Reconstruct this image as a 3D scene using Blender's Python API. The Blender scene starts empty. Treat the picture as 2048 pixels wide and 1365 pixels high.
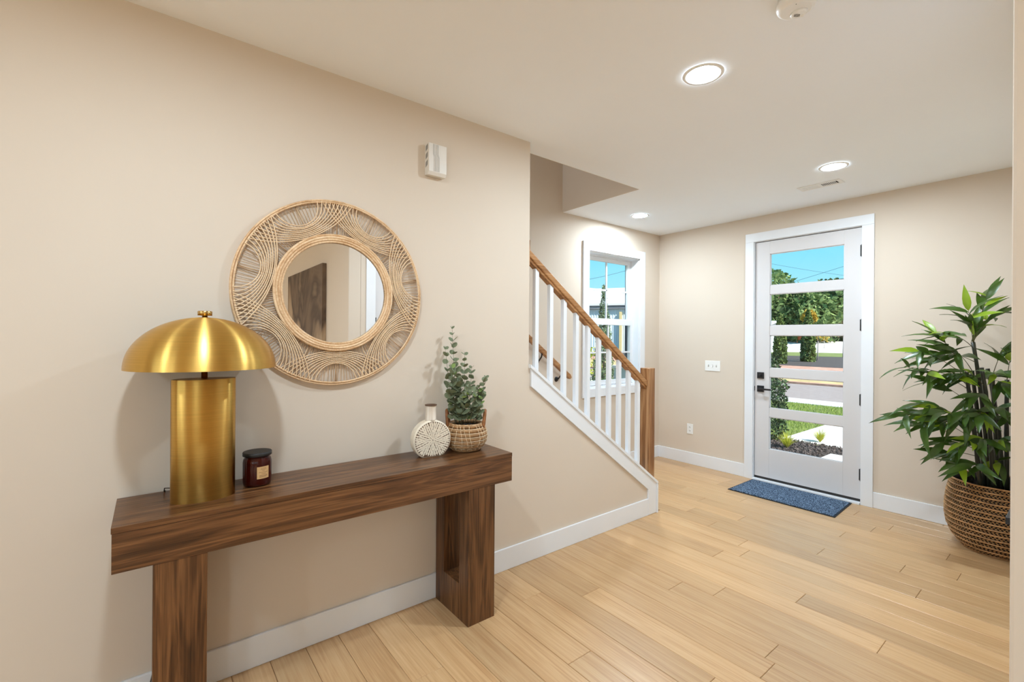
import bpy, bmesh, math, random
from mathutils import Vector, Matrix, noise

scene = bpy.context.scene
COL = scene.collection
rng = random.Random(7)

# ------------------------------------------------------------------ camera
FPX, YAW, PITCH, ROLL, CYPX = 920.23, 0.905623, 0.000808, 0.007143, 674.56
CAM = Vector((2.3009, 0.0, 1.4616))
_fw = Vector((-math.sin(YAW), math.cos(YAW), 0)); _rt = Vector((math.cos(YAW), math.sin(YAW), 0)); _up = Vector((0, 0, 1))
_f2 = _fw * math.cos(PITCH) + _up * math.sin(PITCH); _u2 = -_fw * math.sin(PITCH) + _up * math.cos(PITCH)
_r3 = _rt * math.cos(ROLL) + _u2 * math.sin(ROLL); _u3 = -_rt * math.sin(ROLL) + _u2 * math.cos(ROLL)
cd = bpy.data.cameras.new('camera'); cam = bpy.data.objects.new('camera', cd); COL.objects.link(cam)
cd.sensor_width = 36.0; cd.lens = FPX * 36.0 / 2048.0; cd.shift_y = -(682.5 - CYPX) / 2048.0
cd.clip_start = 0.02; cd.clip_end = 600
cam.matrix_world = Matrix(((_r3.x, _u3.x, -_f2.x, CAM.x), (_r3.y, _u3.y, -_f2.y, CAM.y), (_r3.z, _u3.z, -_f2.z, CAM.z), (0, 0, 0, 1)))
scene.camera = cam

def ray(px, py):
    return _r3 * ((px - 1024) / FPX) - _u3 * ((py - CYPX) / FPX) + _f2
def on_y(px, py, y):
    d = ray(px, py); return CAM + d * ((y - CAM.y) / d.y)
def on_z(px, py, z):
    d = ray(px, py); return CAM + d * ((z - CAM.z) / d.z)
def near(px, py, c, off=0.0):
    """point on the pixel's ray level with the upright plane through c that faces the room's long diagonal"""
    d = ray(px, py); t = (Vector(c) - CAM).dot(_f2) / d.dot(_f2); return CAM + d * (t + off)

# ------------------------------------------------------------------ light, sky, exposure
vs = scene.view_settings
vs.view_transform = 'Standard'; vs.look = 'None'; vs.gamma = 1.0; vs.use_curve_mapping = False
vs.exposure = 0.18
DOWNLIGHT = 540.0
scene.cycles.max_bounces = 14; scene.cycles.diffuse_bounces = 8; scene.cycles.glossy_bounces = 6
scene.cycles.transmission_bounces = 10; scene.cycles.transparent_max_bounces = 24
scene.cycles.sample_clamp_indirect = 6.0
scene.cycles.caustics_reflective = False; scene.cycles.caustics_refractive = False

def lin(r, g=None, b=None):
    def f(c):
        c /= 255.0
        return c / 12.92 if c <= 0.04045 else ((c + 0.055) / 1.055) ** 2.4
    return (f(r), f(g), f(b), 1.0)

w = bpy.data.worlds.new('sky'); scene.world = w; w.use_nodes = True
nt = w.node_tree; nt.nodes.clear()
o_ = nt.nodes.new('ShaderNodeOutputWorld'); b_ = nt.nodes.new('ShaderNodeBackground')
tc = nt.nodes.new('ShaderNodeTexCoord'); sx = nt.nodes.new('ShaderNodeSeparateXYZ'); rp = nt.nodes.new('ShaderNodeValToRGB')
nt.links.new(tc.outputs['Generated'], sx.inputs[0]); nt.links.new(sx.outputs['Z'], rp.inputs[0])
nt.links.new(rp.outputs[0], b_.inputs[0]); nt.links.new(b_.outputs[0], o_.inputs[0])
e = rp.color_ramp.elements
e[0].position = 0.0; e[0].color = (0.52, 0.88, 1.0, 1)
e[1].position = 1.0; e[1].color = (0.07, 0.33, 0.72, 1)
m_ = e.new(0.16); m_.color = (0.25, 0.76, 1.0, 1)
b_.inputs[1].default_value = 0.98

sd = bpy.data.lights.new('sun', 'SUN'); so = bpy.data.objects.new('sun', sd); COL.objects.link(so)
sd.energy = 8.0; sd.angle = 0.01; sd.color = (1.0, 0.95, 0.86)
so.rotation_euler = Vector((-0.74, 0.03, -0.67)).to_track_quat('-Z', 'Y').to_euler()
so.location = (30, 0, 30)

def window_fill(name, loc, direction, sx_, sy_, power, color=(0.80, 0.92, 1.0)):
    ld = bpy.data.lights.new(name, 'AREA'); lo = bpy.data.objects.new(name, ld); COL.objects.link(lo)
    ld.shape = 'RECTANGLE'; ld.size = sx_; ld.size_y = sy_; ld.energy = power; ld.color = color
    lo.location = loc; lo.rotation_euler = Vector(direction).to_track_quat('-Z', 'Z').to_euler()
    return lo
# added area lamps for fill, set at assumed windows behind the camera
window_fill('fill_back', (4.0, -7.12, 1.3), (0, 1, 0), 5.0, 2.2, 90)
window_fill('fill_side', (7.12, -2.0, 1.35), (-1, 0, 0), 3.2, 2.0, 20)

# ------------------------------------------------------------------ materials
def new_mat(name):
    m = bpy.data.materials.new(name); m.use_nodes = True
    return m, m.node_tree, m.node_tree.nodes['Principled BSDF']
def ramp(t, fac, stops):
    r = t.nodes.new('ShaderNodeValToRGB'); el = r.color_ramp.elements
    el[0].position, el[0].color = stops[0]; el[1].position, el[1].color = stops[-1]
    for p, c in stops[1:-1]:
        k = el.new(p); k.color = c
    t.links.new(fac, r.inputs[0]); return r.outputs[0]
def coords(t, scale=(1, 1, 1), rnd=0.0, rot=(0, 0, 0)):
    c = t.nodes.new('ShaderNodeTexCoord'); mp = t.nodes.new('ShaderNodeMapping')
    mp.inputs['Scale'].default_value = scale; mp.inputs['Rotation'].default_value = rot
    src = c.outputs['Object']
    if rnd:
        oi = t.nodes.new('ShaderNodeObjectInfo'); ml = t.nodes.new('ShaderNodeMath'); ml.operation = 'MULTIPLY'; ml.inputs[1].default_value = rnd
        t.links.new(oi.outputs['Random'], ml.inputs[0])
        ad = t.nodes.new('ShaderNodeVectorMath'); ad.operation = 'ADD'
        t.links.new(src, ad.inputs[0]); t.links.new(ml.outputs[0], ad.inputs[1]); src = ad.outputs[0]
    t.links.new(src, mp.inputs[0]); return mp.outputs[0]
def tex_noise(t, vec, scale, detail=4, rough=0.55, dist=0.0):
    n = t.nodes.new('ShaderNodeTexNoise'); n.inputs['Scale'].default_value = scale; n.inputs['Detail'].default_value = detail
    n.inputs['Roughness'].default_value = rough; n.inputs['Distortion'].default_value = dist
    if vec is not None: t.links.new(vec, n.inputs['Vector'])
    return n.outputs['Fac']
def bump(t, p, h, strength, dist=0.002):
    b = t.nodes.new('ShaderNodeBump'); b.inputs['Strength'].default_value = strength; b.inputs['Distance'].default_value = dist
    t.links.new(h, b.inputs['Height']); t.links.new(b.outputs[0], p.inputs['Normal'])
def mix(t, fac, a, b, mode='MIX'):
    n = t.nodes.new('ShaderNodeMix'); n.data_type = 'RGBA'; n.blend_type = mode
    if isinstance(fac, float): n.inputs[0].default_value = fac
    else: t.links.new(fac, n.inputs[0])
    for i, v in ((6, a), (7, b)):
        if isinstance(v, tuple): n.inputs[i].default_value = v
        else: t.links.new(v, n.inputs[i])
    return n.outputs[2]

def plain(name, c, rough=0.5, metal=0.0, var=0.04, scale=9.0, bmp=0.0, bscale=120, rnd=0.0, spec=0.5, aniso=None):
    m, t, p = new_mat(name)
    v = coords(t, rnd=rnd)
    lo = tuple(x * (1 - var) for x in c[:3]) + (1,); hi = tuple(min(1, x * (1 + var)) for x in c[:3]) + (1,)
    t.links.new(ramp(t, tex_noise(t, v, scale), [(0.3, lo), (0.7, hi)]), p.inputs['Base Color'])
    p.inputs['Roughness'].default_value = rough; p.inputs['Metallic'].default_value = metal
    p.inputs['Specular IOR Level'].default_value = spec
    if bmp: bump(t, p, tex_noise(t, v, bscale, 3), bmp)
    return m

def wood(name, dark, mid, light, axis='x', rough=0.4, ring=7.0, rnd=37.0, tone=0.0, bmp=0.12, grain=1.0, spec=0.4, sharp=0.5):
    """long-grain wood along one object axis"""
    m, t, p = new_mat(name)
    s = {'x': (0.35, 5.0, 5.0), 'y': (5.0, 0.35, 5.0), 'z': (5.0, 5.0, 0.35)}[axis]
    v = coords(t, s, rnd)
    n1 = tex_noise(t, v, ring * 0.42, 3, 0.5, 1.3)
    wv = t.nodes.new('ShaderNodeMath'); wv.operation = 'MULTIPLY'; wv.inputs[1].default_value = ring * 4.2
    t.links.new(n1, wv.inputs[0])
    sn = t.nodes.new('ShaderNodeMath'); sn.operation = 'SINE'; t.links.new(wv.outputs[0], sn.inputs[0])
    s2 = tuple(a * (9 if a > 1 else 2.6) for a in s)
    v2 = coords(t, s2, rnd)
    n2 = tex_noise(t, v2, 2.6, 5, 0.65)
    ad = t.nodes.new('ShaderNodeMath'); ad.operation = 'MULTIPLY_ADD'; ad.inputs[1].default_value = 0.13 * grain
    t.links.new(sn.outputs[0], ad.inputs[0]); t.links.new(n2, ad.inputs[2])
    v3 = coords(t, tuple(a * (0.5 if a > 1 else 0.9) for a in s), rnd)
    ad2 = t.nodes.new('ShaderNodeMath'); ad2.operation = 'MULTIPLY_ADD'; ad2.inputs[1].default_value = 0.5
    n3 = tex_noise(t, v3, 1.7, 2); sb = t.nodes.new('ShaderNodeMath'); sb.operation = 'SUBTRACT'; sb.inputs[1].default_value = 0.5
    t.links.new(n3, sb.inputs[0]); t.links.new(sb.outputs[0], ad2.inputs[0]); t.links.new(ad.outputs[0], ad2.inputs[2])
    c = ramp(t, ad2.outputs[0], [(0.5 - sharp * 0.5, dark), (0.5, mid), (0.5 + sharp * 0.5, light)])
    if tone:
        oi = t.nodes.new('ShaderNodeObjectInfo')
        mr = t.nodes.new('ShaderNodeMapRange'); mr.inputs['To Min'].default_value = 1 - tone; mr.inputs['To Max'].default_value = 1 + tone * 0.6
        t.links.new(oi.outputs['Random'], mr.inputs[0])
        c = mix(t, 1.0, c, mr.outputs[0], 'MULTIPLY')
    t.links.new(c, p.inputs['Base Color'])
    p.inputs['Roughness'].default_value = rough; p.inputs['Specular IOR Level'].default_value = spec
    bump(t, p, ad2.outputs[0], bmp, 0.001)
    return m

def glass_pane(name, tint=(1, 1, 1, 1)):
    m = bpy.data.materials.new(name); m.use_nodes = True; t = m.node_tree; t.nodes.clear()
    o = t.nodes.new('ShaderNodeOutputMaterial'); mx = t.nodes.new('ShaderNodeMixShader')
    tr = t.nodes.new('ShaderNodeBsdfTransparent'); gl = t.nodes.new('ShaderNodeBsdfGlossy'); ge = t.nodes.new('ShaderNodeNewGeometry')
    tr.inputs[0].default_value = tint; gl.inputs['Roughness'].default_value = 0.0
    dt = t.nodes.new('ShaderNodeVectorMath'); dt.operation = 'DOT_PRODUCT'; t.links.new(ge.outputs['Incoming'], dt.inputs[0]); t.links.new(ge.outputs['Normal'], dt.inputs[1])
    def mth(op, a, b=None):
        n = t.nodes.new('ShaderNodeMath'); n.operation = op; t.links.new(a, n.inputs[0])
        if b is not None: n.inputs[1].default_value = b
        return n.outputs[0]
    ab = mth('ABSOLUTE', dt.outputs['Value']); iv = mth('MULTIPLY_ADD', ab, -1.0); iv.node.inputs[2].default_value = 1.0
    sc_ = mth('MULTIPLY_ADD', mth('POWER', iv, 5.0), 0.5); sc_.node.inputs[2].default_value = 0.02   # reflectance of one face
    t.links.new(sc_, mx.inputs[0]); t.links.new(tr.outputs[0], mx.inputs[1]); t.links.new(gl.outputs[0], mx.inputs[2]); t.links.new(mx.outputs[0], o.inputs[0])
    return m

def foliage(name, dark, light, rough=0.55, trans=0.3, scale=3.0, spec=0.3):
    m = bpy.data.materials.new(name); m.use_nodes = True; t = m.node_tree; p = t.nodes['Principled BSDF']
    g = t.nodes.new('ShaderNodeNewGeometry')
    n = tex_noise(t, coords(t), scale, 2)
    ad = t.nodes.new('ShaderNodeMath'); ad.operation = 'MULTIPLY_ADD'; ad.inputs[1].default_value = 0.55
    t.links.new(g.outputs['Random Per Island'], ad.inputs[0]); 
    hf = t.nodes.new('ShaderNodeMath'); hf.operation = 'MULTIPLY'; hf.inputs[1].default_value = 0.5; t.links.new(n, hf.inputs[0]); t.links.new(hf.outputs[0], ad.inputs[2])
    c = ramp(t, ad.outputs[0], [(0.15, dark), (0.85, light)])
    t.links.new(c, p.inputs['Base Color']); p.inputs['Roughness'].default_value = rough; p.inputs['Specular IOR Level'].default_value = spec
    if trans:
        o = t.nodes['Material Output']; tl = t.nodes.new('ShaderNodeBsdfTranslucent'); t.links.new(c, tl.inputs[0])
        mx = t.nodes.new('ShaderNodeMixShader'); mx.inputs[0].default_value = trans
        t.links.new(p.outputs[0], mx.inputs[1]); t.links.new(tl.outputs[0], mx.inputs[2]); t.links.new(mx.outputs[0], o.inputs[0])
    return m

M = {}
M['wall'] = plain('wall_paint_cream', (0.665, 0.580, 0.486, 1), 0.75, var=0.012, scale=1.4, bmp=0.05, bscale=260, spec=0.25)
M['ceiling'] = plain('ceiling_paint_white', (0.90, 0.94, 0.985, 1), 0.85, var=0.008, scale=1.2, bmp=0.04, bscale=220, spec=0.2)
M['trim'] = plain('trim_paint_white', (0.785, 0.81, 0.845, 1), 0.38, var=0.015, scale=4, spec=0.45)
M['door'] = plain('door_paint_white', (0.655, 0.64, 0.645, 1), 0.42, var=0.012, scale=3, spec=0.4)
M['black'] = plain('matte_black_metal', (0.012, 0.012, 0.014, 1), 0.42, var=0.1, spec=0.5)
M['rubber'] = plain('black_weather_seal', (0.02, 0.017, 0.015, 1), 0.6, var=0.1)
M['plastic'] = plain('white_plastic', (0.84, 0.84, 0.82, 1), 0.35, var=0.01)
M['plastic_warm'] = plain('ivory_plastic', (0.74, 0.71, 0.66, 1), 0.45, var=0.01)
M['rib'] = plain('grey_rib_plastic', (0.46, 0.44, 0.42, 1), 0.5, var=0.01)
M['slot'] = plain('dark_slot', (0.015, 0.014, 0.013, 1), 0.8, var=0.1)
M['vinyl'] = plain('white_vinyl_sash', (0.74, 0.75, 0.76, 1), 0.4, var=0.01)
M['glass'] = glass_pane('clear_window_glass')
M['oak'] = wood('oak_floor', lin(168, 125, 82), lin(198, 160, 116), lin(212, 179, 136), 'x', 0.30, ring=6.0, tone=0.17, bmp=0.04, spec=0.5, sharp=0.85, grain=0.55)
M['oak_sub'] = plain('dark_subfloor', (0.10, 0.06, 0.03, 1), 0.8, var=0.1)
M['walnut_y'] = wood('walnut_long', lin(50, 29, 14), lin(94, 60, 34), lin(130, 89, 54), 'y', 0.30, ring=6.5, bmp=0.1, spec=0.5, sharp=0.62)
M['walnut_z'] = wood('walnut_upright', lin(46, 26, 13), lin(88, 56, 31), lin(122, 83, 50), 'z', 0.34, ring=6.5, bmp=0.1, spec=0.45, sharp=0.62)
M['rail'] = wood('stained_handrail', lin(118, 76, 42), lin(160, 113, 70), lin(186, 140, 95), 'y', 0.35, ring=4.0, bmp=0.06)
M['newel'] = wood('stained_newel', lin(92, 56, 28), lin(150, 104, 64), lin(184, 142, 100), 'z', 0.38, ring=5.0, bmp=0.06)
M['rattan'] = plain('pale_rattan', lin(226, 198, 162), 0.5, var=0.10, scale=40)
M['rattan_dark'] = plain('woven_back_rattan', lin(196, 166, 132), 0.6, var=0.14, scale=30)
M['rattan_ring'] = wood('bent_rattan_ring', lin(196, 156, 114), lin(220, 186, 146), lin(234, 206, 170), 'x', 0.45, ring=3)
M['mirror'] = plain('mirror_silver', (0.93, 0.93, 0.92, 1), 0.0, 1.0, var=0.0)
M['cream_ceramic'] = plain('cream_distressed_ceramic', lin(226, 214, 194), 0.6, var=0.08, scale=60, bmp=0.15, bscale=150)
M['vase_groove'] = plain('brown_groove_glaze', lin(92, 66, 46), 0.7, var=0.2, scale=50)
M['neck'] = wood('distressed_white_neck', lin(120, 92, 70), lin(222, 211, 196), lin(234, 226, 214), 'z', 0.55, ring=3, sharp=0.5, bmp=0.1)
M['wicker'] = plain('brown_water_hyacinth', lin(160, 122, 82), 0.65, var=0.32, scale=55, bmp=0.5, bscale=220)
M['wicker_dk'] = plain('dark_braided_hyacinth', lin(158, 122, 80), 0.6, var=0.45, scale=30, bmp=0.4, bscale=200, rnd=9.0)
M['cane'] = plain('glossy_brown_cane', lin(166, 124, 80), 0.42, var=0.35, scale=14, rnd=9.0)
M['handle'] = plain('wrapped_brown_handle', lin(140, 88, 46), 0.5, var=0.3, scale=70, bmp=0.5, bscale=160)
M['string'] = plain('cream_cotton_string', lin(226, 205, 172), 0.7, var=0.1, scale=60)
M['soil'] = plain('dark_soil', (0.022, 0.016, 0.013, 1), 0.95, var=0.5, scale=80, bmp=0.8, bscale=90)
M['euc'] = foliage('eucalyptus_leaf', lin(62, 78, 56), lin(146, 154, 122), 0.6, 0.12, 25)
M['euc_new'] = foliage('young_eucalyptus_leaf', lin(112, 142, 72), lin(160, 184, 116), 0.6, 0.2, 25)
M['stem'] = plain('grey_green_stem', lin(92, 92, 66), 0.6, var=0.2, scale=50)
M['bam'] = foliage('bamboo_leaf_dark', lin(24, 50, 16), lin(78, 108, 36), 0.30, 0.18, 14, 0.5)
M['bam_new'] = foliage('bamboo_leaf_bright', lin(104, 140, 20), lin(160, 190, 46), 0.35, 0.35, 14, 0.5)
M['cane_stalk'] = plain('dark_bamboo_stalk', lin(38, 40, 26), 0.4, var=0.35, scale=16)
M['twig'] = plain('brown_green_twig', lin(82, 78, 44), 0.6, var=0.2)
M['lid'] = plain('black_candle_lid', (0.014, 0.014, 0.015, 1), 0.45, var=0.15)
M['paper'] = plain('kraft_label_paper', lin(206, 164, 112), 0.8, var=0.06, scale=60)
M['ink'] = plain('brown_label_ink', lin(126, 88, 52), 0.8, var=0.1)
M['wax'] = plain('dark_red_wax', lin(150, 40, 24), 0.5, var=0.1)
M['cord'] = plain('dark_lamp_cord', lin(62, 48, 34), 0.5, var=0.1)

def brass(name, base, rough, aniso):
    m, t, p = new_mat(name)
    v = coords(t, (2.0, 2.0, 160.0))
    n = tex_noise(t, v, 3.0, 3)
    lo = tuple(x * 0.93 for x in base) + (1,); hi = tuple(min(1, x * 1.07) for x in base) + (1,)
    t.links.new(ramp(t, n, [(0.3, lo), (0.7, hi)]), p.inputs['Base Color'])
    p.inputs['Metallic'].default_value = 1.0; p.inputs['Roughness'].default_value = rough
    p.inputs['Anisotropic'].default_value = aniso; p.inputs['Anisotropic Rotation'].default_value = 0.25
    tg = t.nodes.new('ShaderNodeTangent'); tg.direction_type = 'RADIAL'; tg.axis = 'Z'
    t.links.new(tg.outputs[0], p.inputs['Tangent'])
    return m
M['brass'] = brass('brushed_brass', (0.68, 0.43, 0.115), 0.38, 0.96)
M['brass_rod'] = brass('aged_brass_rod', (0.55, 0.36, 0.13), 0.22, 0.0)
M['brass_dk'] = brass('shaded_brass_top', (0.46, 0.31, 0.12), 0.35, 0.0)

m, t, p = new_mat('amber_jar_glass'); M['amber'] = m
p.inputs['Base Color'].default_value = (0.085, 0.006, 0.003, 1); p.inputs['Roughness'].default_value = 0.05
p.inputs['Transmission Weight'].default_value = 0.55; p.inputs['IOR'].default_value = 1.4

m, t, p = new_mat('lit_lens'); M['lens'] = m
p.inputs['Base Color'].default_value = (1, 1, 1, 1)
p.inputs['Emission Color'].default_value = (0.745, 0.885, 1.0, 1); p.inputs['Emission Strength'].default_value = DOWNLIGHT

# blue mat
m, t, p = new_mat('blue_carpet'); M['mat'] = m
v = coords(t); n = tex_noise(t, v, 170, 2, 0.7)
t.links.new(ramp(t, n, [(0.40, lin(12, 20, 32)), (0.5, lin(48, 68, 94)), (0.60, lin(150, 174, 200))]), p.inputs['Base Color'])
p.inputs['Roughness'].default_value = 0.95; p.inputs['Specular IOR Level'].default_value = 0.05
bump(t, p, n, 0.9, 0.004)
M['mat_edge'] = plain('mat_rubber_edge', lin(34, 38, 44), 0.8, var=0.1)

# abstract canvas print, brown and grey veils
m, t, p = new_mat('abstract_brown_canvas'); M['canvas'] = m
v = coords(t, (1.0, 1.0, 0.45), rot=(0, 0.45, 0))
n = tex_noise(t, v, 1.15, 4, 0.5, 1.1)
c = ramp(t, n, [(0.30, lin(70, 56, 47)), (0.42, lin(118, 98, 80)), (0.49, lin(84, 68, 56)), (0.56, lin(160, 136, 110)), (0.70, lin(196, 174, 146))])
t.links.new(c, p.inputs['Base Color']); p.inputs['Roughness'].default_value = 0.8

# outdoors
M['concrete'] = plain('pale_concrete', (0.62, 0.60, 0.57, 1), 0.9, var=0.05, scale=3, bmp=0.3, bscale=80)
M['asphalt'] = plain('grey_road', lin(150, 138, 134), 0.9, var=0.08, scale=6, bmp=0.3, bscale=90)
M['mulch'] = plain('dark_bark_mulch', lin(72, 64, 61), 0.95, var=0.6, scale=26, bmp=1.0, bscale=60)
M['mulch_chip'] = foliage('bark_chip', lin(36, 32, 32), lin(116, 106, 104), 0.9, 0.0, 8)
M['redclay'] = plain('red_clay_soil', lin(186, 142, 122), 0.95, var=0.3, scale=3, bmp=0.8, bscale=20)
M['drygrass'] = plain('dry_verge_grass', lin(186, 166, 116), 0.95, var=0.2, scale=2)
M['lawn_base'] = plain('lawn_soil', lin(118, 130, 66), 0.95, var=0.25, scale=2.0)
M['grass'] = foliage('lawn_blade', lin(92, 116, 44), lin(168, 186, 98), 0.7, 0.3, 0.7)
M['yellowgrass'] = foliage('golden_sedge', lin(150, 160, 30), lin(222, 218, 92), 0.6, 0.35, 9)
M['holly'] = foliage('holly_leaf', lin(22, 36, 24), lin(92, 118, 78), 0.4, 0.1, 5)
M['conifer'] = foliage('arborvitae_spray', lin(44, 66, 34), lin(128, 150, 84), 0.7, 0.15, 3)
M['thuja'] = foliage('feathery_conifer_spray', lin(50, 72, 50), lin(136, 160, 122), 0.7, 0.15, 3)
M['tree'] = foliage('tree_leaf', lin(38, 58, 42), lin(118, 142, 90), 0.7, 0.2, 0.22)
M['tree2'] = foliage('pale_tree_leaf', lin(66, 92, 54), lin(150, 172, 108), 0.7, 0.25, 0.3)
M['autumn'] = foliage('yellowing_leaf', lin(160, 132, 40), lin(226, 196, 92), 0.6, 0.35, 3)
M['plumleaf'] = foliage('sparse_leaf', lin(70, 78, 50), lin(150, 128, 92), 0.6, 0.3, 3)
M['bark'] = plain('tree_bark', lin(96, 82, 68), 0.9, var=0.25, scale=12)
M['stake'] = plain('pale_stake', lin(196, 184, 178), 0.8, var=0.1)
M['siding'] = plain('pale_blue_metal_siding', lin(206, 220, 230), 0.5, var=0.06, scale=0.5)
M['roof'] = plain('white_metal_roof', (0.60, 0.62, 0.66, 1), 0.5, var=0.06, scale=0.6)
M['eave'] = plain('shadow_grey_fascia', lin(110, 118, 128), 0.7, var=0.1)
M['downspout'] = plain('tan_downspout', lin(196, 180, 132), 0.6, var=0.05)
M['post'] = plain('charcoal_post', lin(44, 46, 56), 0.5, var=0.08)
M['pedestal'] = plain('pale_masonry', (0.66, 0.60, 0.57, 1), 0.9, var=0.08, scale=8)
M['wire'] = plain('utility_wire', lin(70, 110, 140), 0.7, var=0.05)
M['orange'] = plain('orange_barrier_plastic', lin(220, 110, 60), 0.5, var=0.05)
M['fence'] = plain('weathered_brown_fence', lin(92, 76, 66), 0.9, var=0.2, scale=2)

# ------------------------------------------------------------------ mesh builder
ORG = {}
class MB:
    def __init__(s): s.v = []; s.f = []; s.sm = []
    def add(s, vs_, fs, smooth=False):
        n = len(s.v); s.v += [tuple(q) for q in vs_]
        for f in fs: s.f.append(tuple(i + n for i in f)); s.sm.append(smooth)
        return s
    def box(s, x0, x1, y0, y1, z0, z1):
        return s.add([(x0, y0, z0), (x1, y0, z0), (x1, y1, z0), (x0, y1, z0), (x0, y0, z1), (x1, y0, z1), (x1, y1, z1), (x0, y1, z1)],
                     [(3, 2, 1, 0), (4, 5, 6, 7), (0, 1, 5, 4), (1, 2, 6, 5), (2, 3, 7, 6), (3, 0, 4, 7)])
    def prism(s, poly, axis, a, b):
        def P(u, v_, w_): return {'x': (w_, u, v_), 'y': (u, w_, v_), 'z': (u, v_, w_)}[axis]
        n = len(poly); area = sum(poly[i][0] * poly[(i + 1) % n][1] - poly[(i + 1) % n][0] * poly[i][1] for i in range(n))
        if area < 0: poly = poly[::-1]
        if axis == 'y': poly = poly[::-1]
        vs_ = [P(u, v_, a) for u, v_ in poly] + [P(u, v_, b) for u, v_ in poly]
        fs = [tuple(range(n))[::-1], tuple(range(n, 2 * n))] + [(i, (i + 1) % n, n + (i + 1) % n, n + i) for i in range(n)]
        return s.add(vs_, fs)
    def lathe(s, prof, c=(0, 0, 0), n=40, sx_=1.0, sy_=1.0, cap0=True, cap1=True, flute=None):
        vs_ = []
        for r, z in prof:
            for i in range(n):
                a = 2 * math.pi * i / n; rr = r * (1 + (flute(i, z) if flute else 0))
                vs_.append((c[0] + rr * sx_ * math.cos(a), c[1] + rr * sy_ * math.sin(a), c[2] + z))
        fs = []
        for k in range(len(prof) - 1):
            for i in range(n):
                j = (i + 1) % n; fs.append((k * n + i, k * n + j, (k + 1) * n + j, (k + 1) * n + i))
        s.add(vs_, fs, True)
        base = len(s.v) - len(vs_)
        if cap0: s.f.append(tuple(base + i for i in range(n))[::-1]); s.sm.append(False)
        if cap1: s.f.append(tuple(base + (len(prof) - 1) * n + i for i in range(n))); s.sm.append(False)
        return s
    def tube(s, pts, r, n=6, closed=False, caps=True):
        pts = [Vector(p_) for p_ in pts]; L = len(pts); rs = r if isinstance(r, (list, tuple)) else [r] * L
        vs_ = []; prev = None
        for i, p_ in enumerate(pts):
            if closed: d = pts[(i + 1) % L] - pts[i - 1]
            else: d = pts[min(i + 1, L - 1)] - pts[max(i - 1, 0)]
            d = d.normalized() if d.length > 1e-9 else Vector((0, 0, 1))
            if prev is None: u = d.cross(Vector((0, 0, 1)) if abs(d.z) < 0.9 else Vector((1, 0, 0)))
            else: u = prev - d * prev.dot(d)
            u.normalize(); prev = u; v_ = d.cross(u)
            for k in range(n):
                a = 2 * math.pi * k / n; vs_.append(p_ + (u * math.cos(a) + v_ * math.sin(a)) * rs[i])
        fs = []
        for i in range(L if closed else L - 1):
            i2 = (i + 1) % L
            for k in range(n):
                k2 = (k + 1) % n; fs.append((i * n + k, i * n + k2, i2 * n + k2, i2 * n + k))
        base = len(s.v); s.add(vs_, fs, True)
        if caps and not closed:
            s.f.append(tuple(base + k for k in range(n))[::-1]); s.sm.append(False)
            s.f.append(tuple(base + (L - 1) * n + k for k in range(n))); s.sm.append(False)
        return s
    def leaves(s, pts, size, rg, asp=0.55, jitter=0.35, up=0.0):
        for p_ in pts:
            d = Vector((rg.gauss(0, 1), rg.gauss(0, 1), rg.gauss(0, 1) + up)).normalized()
            u = d.cross(Vector((rg.gauss(0, 1), rg.gauss(0, 1), rg.gauss(0, 1)))).normalized()
            sz = size * (1 + rg.uniform(-jitter, jitter)); p_ = Vector(p_)
            s.add([p_ - d * sz, p_ + u * sz * asp, p_ + d * sz, p_ - u * sz * asp], [(0, 1, 2, 3)])
        return s
    def mesh(s, name, mat, origin=(0, 0, 0)):
        me = bpy.data.meshes.new(name); ox, oy, oz = origin
        me.from_pydata([(a - ox, b - oy, c - oz) for a, b, c in s.v], [], s.f)
        me.polygons.foreach_set('use_smooth', s.sm); me.update()
        if isinstance(mat, str): mat = M[mat]
        me.materials.append(mat); return me
    def build(s, name, mat, parent=None, bevel=0.0, label=None, seg=2, kind=None):
        org = ORG[parent.name] if parent is not None else (0, 0, 0)
        ob = bpy.data.objects.new(name, s.mesh(name, mat, org)); COL.objects.link(ob)
        if parent is not None: ob.parent = parent
        ORG[ob.name] = org
        if bevel:
            bv = ob.modifiers.new('bevel', 'BEVEL'); bv.width = bevel; bv.segments = seg; bv.limit_method = 'ANGLE'; bv.angle_limit = 0.6
            bv.harden_normals = False
        if label: ob['label'] = label
        if kind: ob['kind'] = kind
        return ob
def thing(name, label, cat, loc=(0, 0, 0), group=None, kind=None):
    o = bpy.data.objects.new(name, None); COL.objects.link(o); o.location = loc; o.empty_display_size = 0.1
    o['label'] = label; o['category'] = cat
    if group: o['group'] = group
    if kind: o['kind'] = kind
    ORG[o.name] = tuple(loc); return o
def tag(o, label, cat, group=None, kind=None):
    o['label'] = label; o['category'] = cat
    if group: o['group'] = group
    if kind: o['kind'] = kind
    return o
def centre(o, c):
    """move a single-mesh thing's origin to c"""
    for v_ in o.data.vertices: v_.co -= Vector(c)
    o.location = c; ORG[o.name] = tuple(c); return o
def struct(name, mb, mat, label=None, cat=None, bevel=0.0):
    o = mb.build(name, mat, None, bevel); o['kind'] = 'structure'
    if label: o['label'] = label; o['category'] = cat
    return o
def struct_empty(name, label, cat, loc):
    return thing(name, label, cat, loc, kind='structure')

H = 2.74; YD = 4.965; XW = -1.07; XR = 2.182; YA = 1.488

# ------------------------------------------------------------------ room shell
struct('wall_left', MB().box(-0.12, 0, -7.0, 1.945, 0, H), 'wall', 'long cream wall behind the console table', 'wall')
kw = MB().prism([(1.945, 0), (3.346, 0), (3.346, 0.250), (1.945, 1.266)], 'x', -0.12, 0.0)
struct('wall_knee', kw, 'wall', 'sloping cream knee wall under the stair balusters', 'wall')
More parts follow.
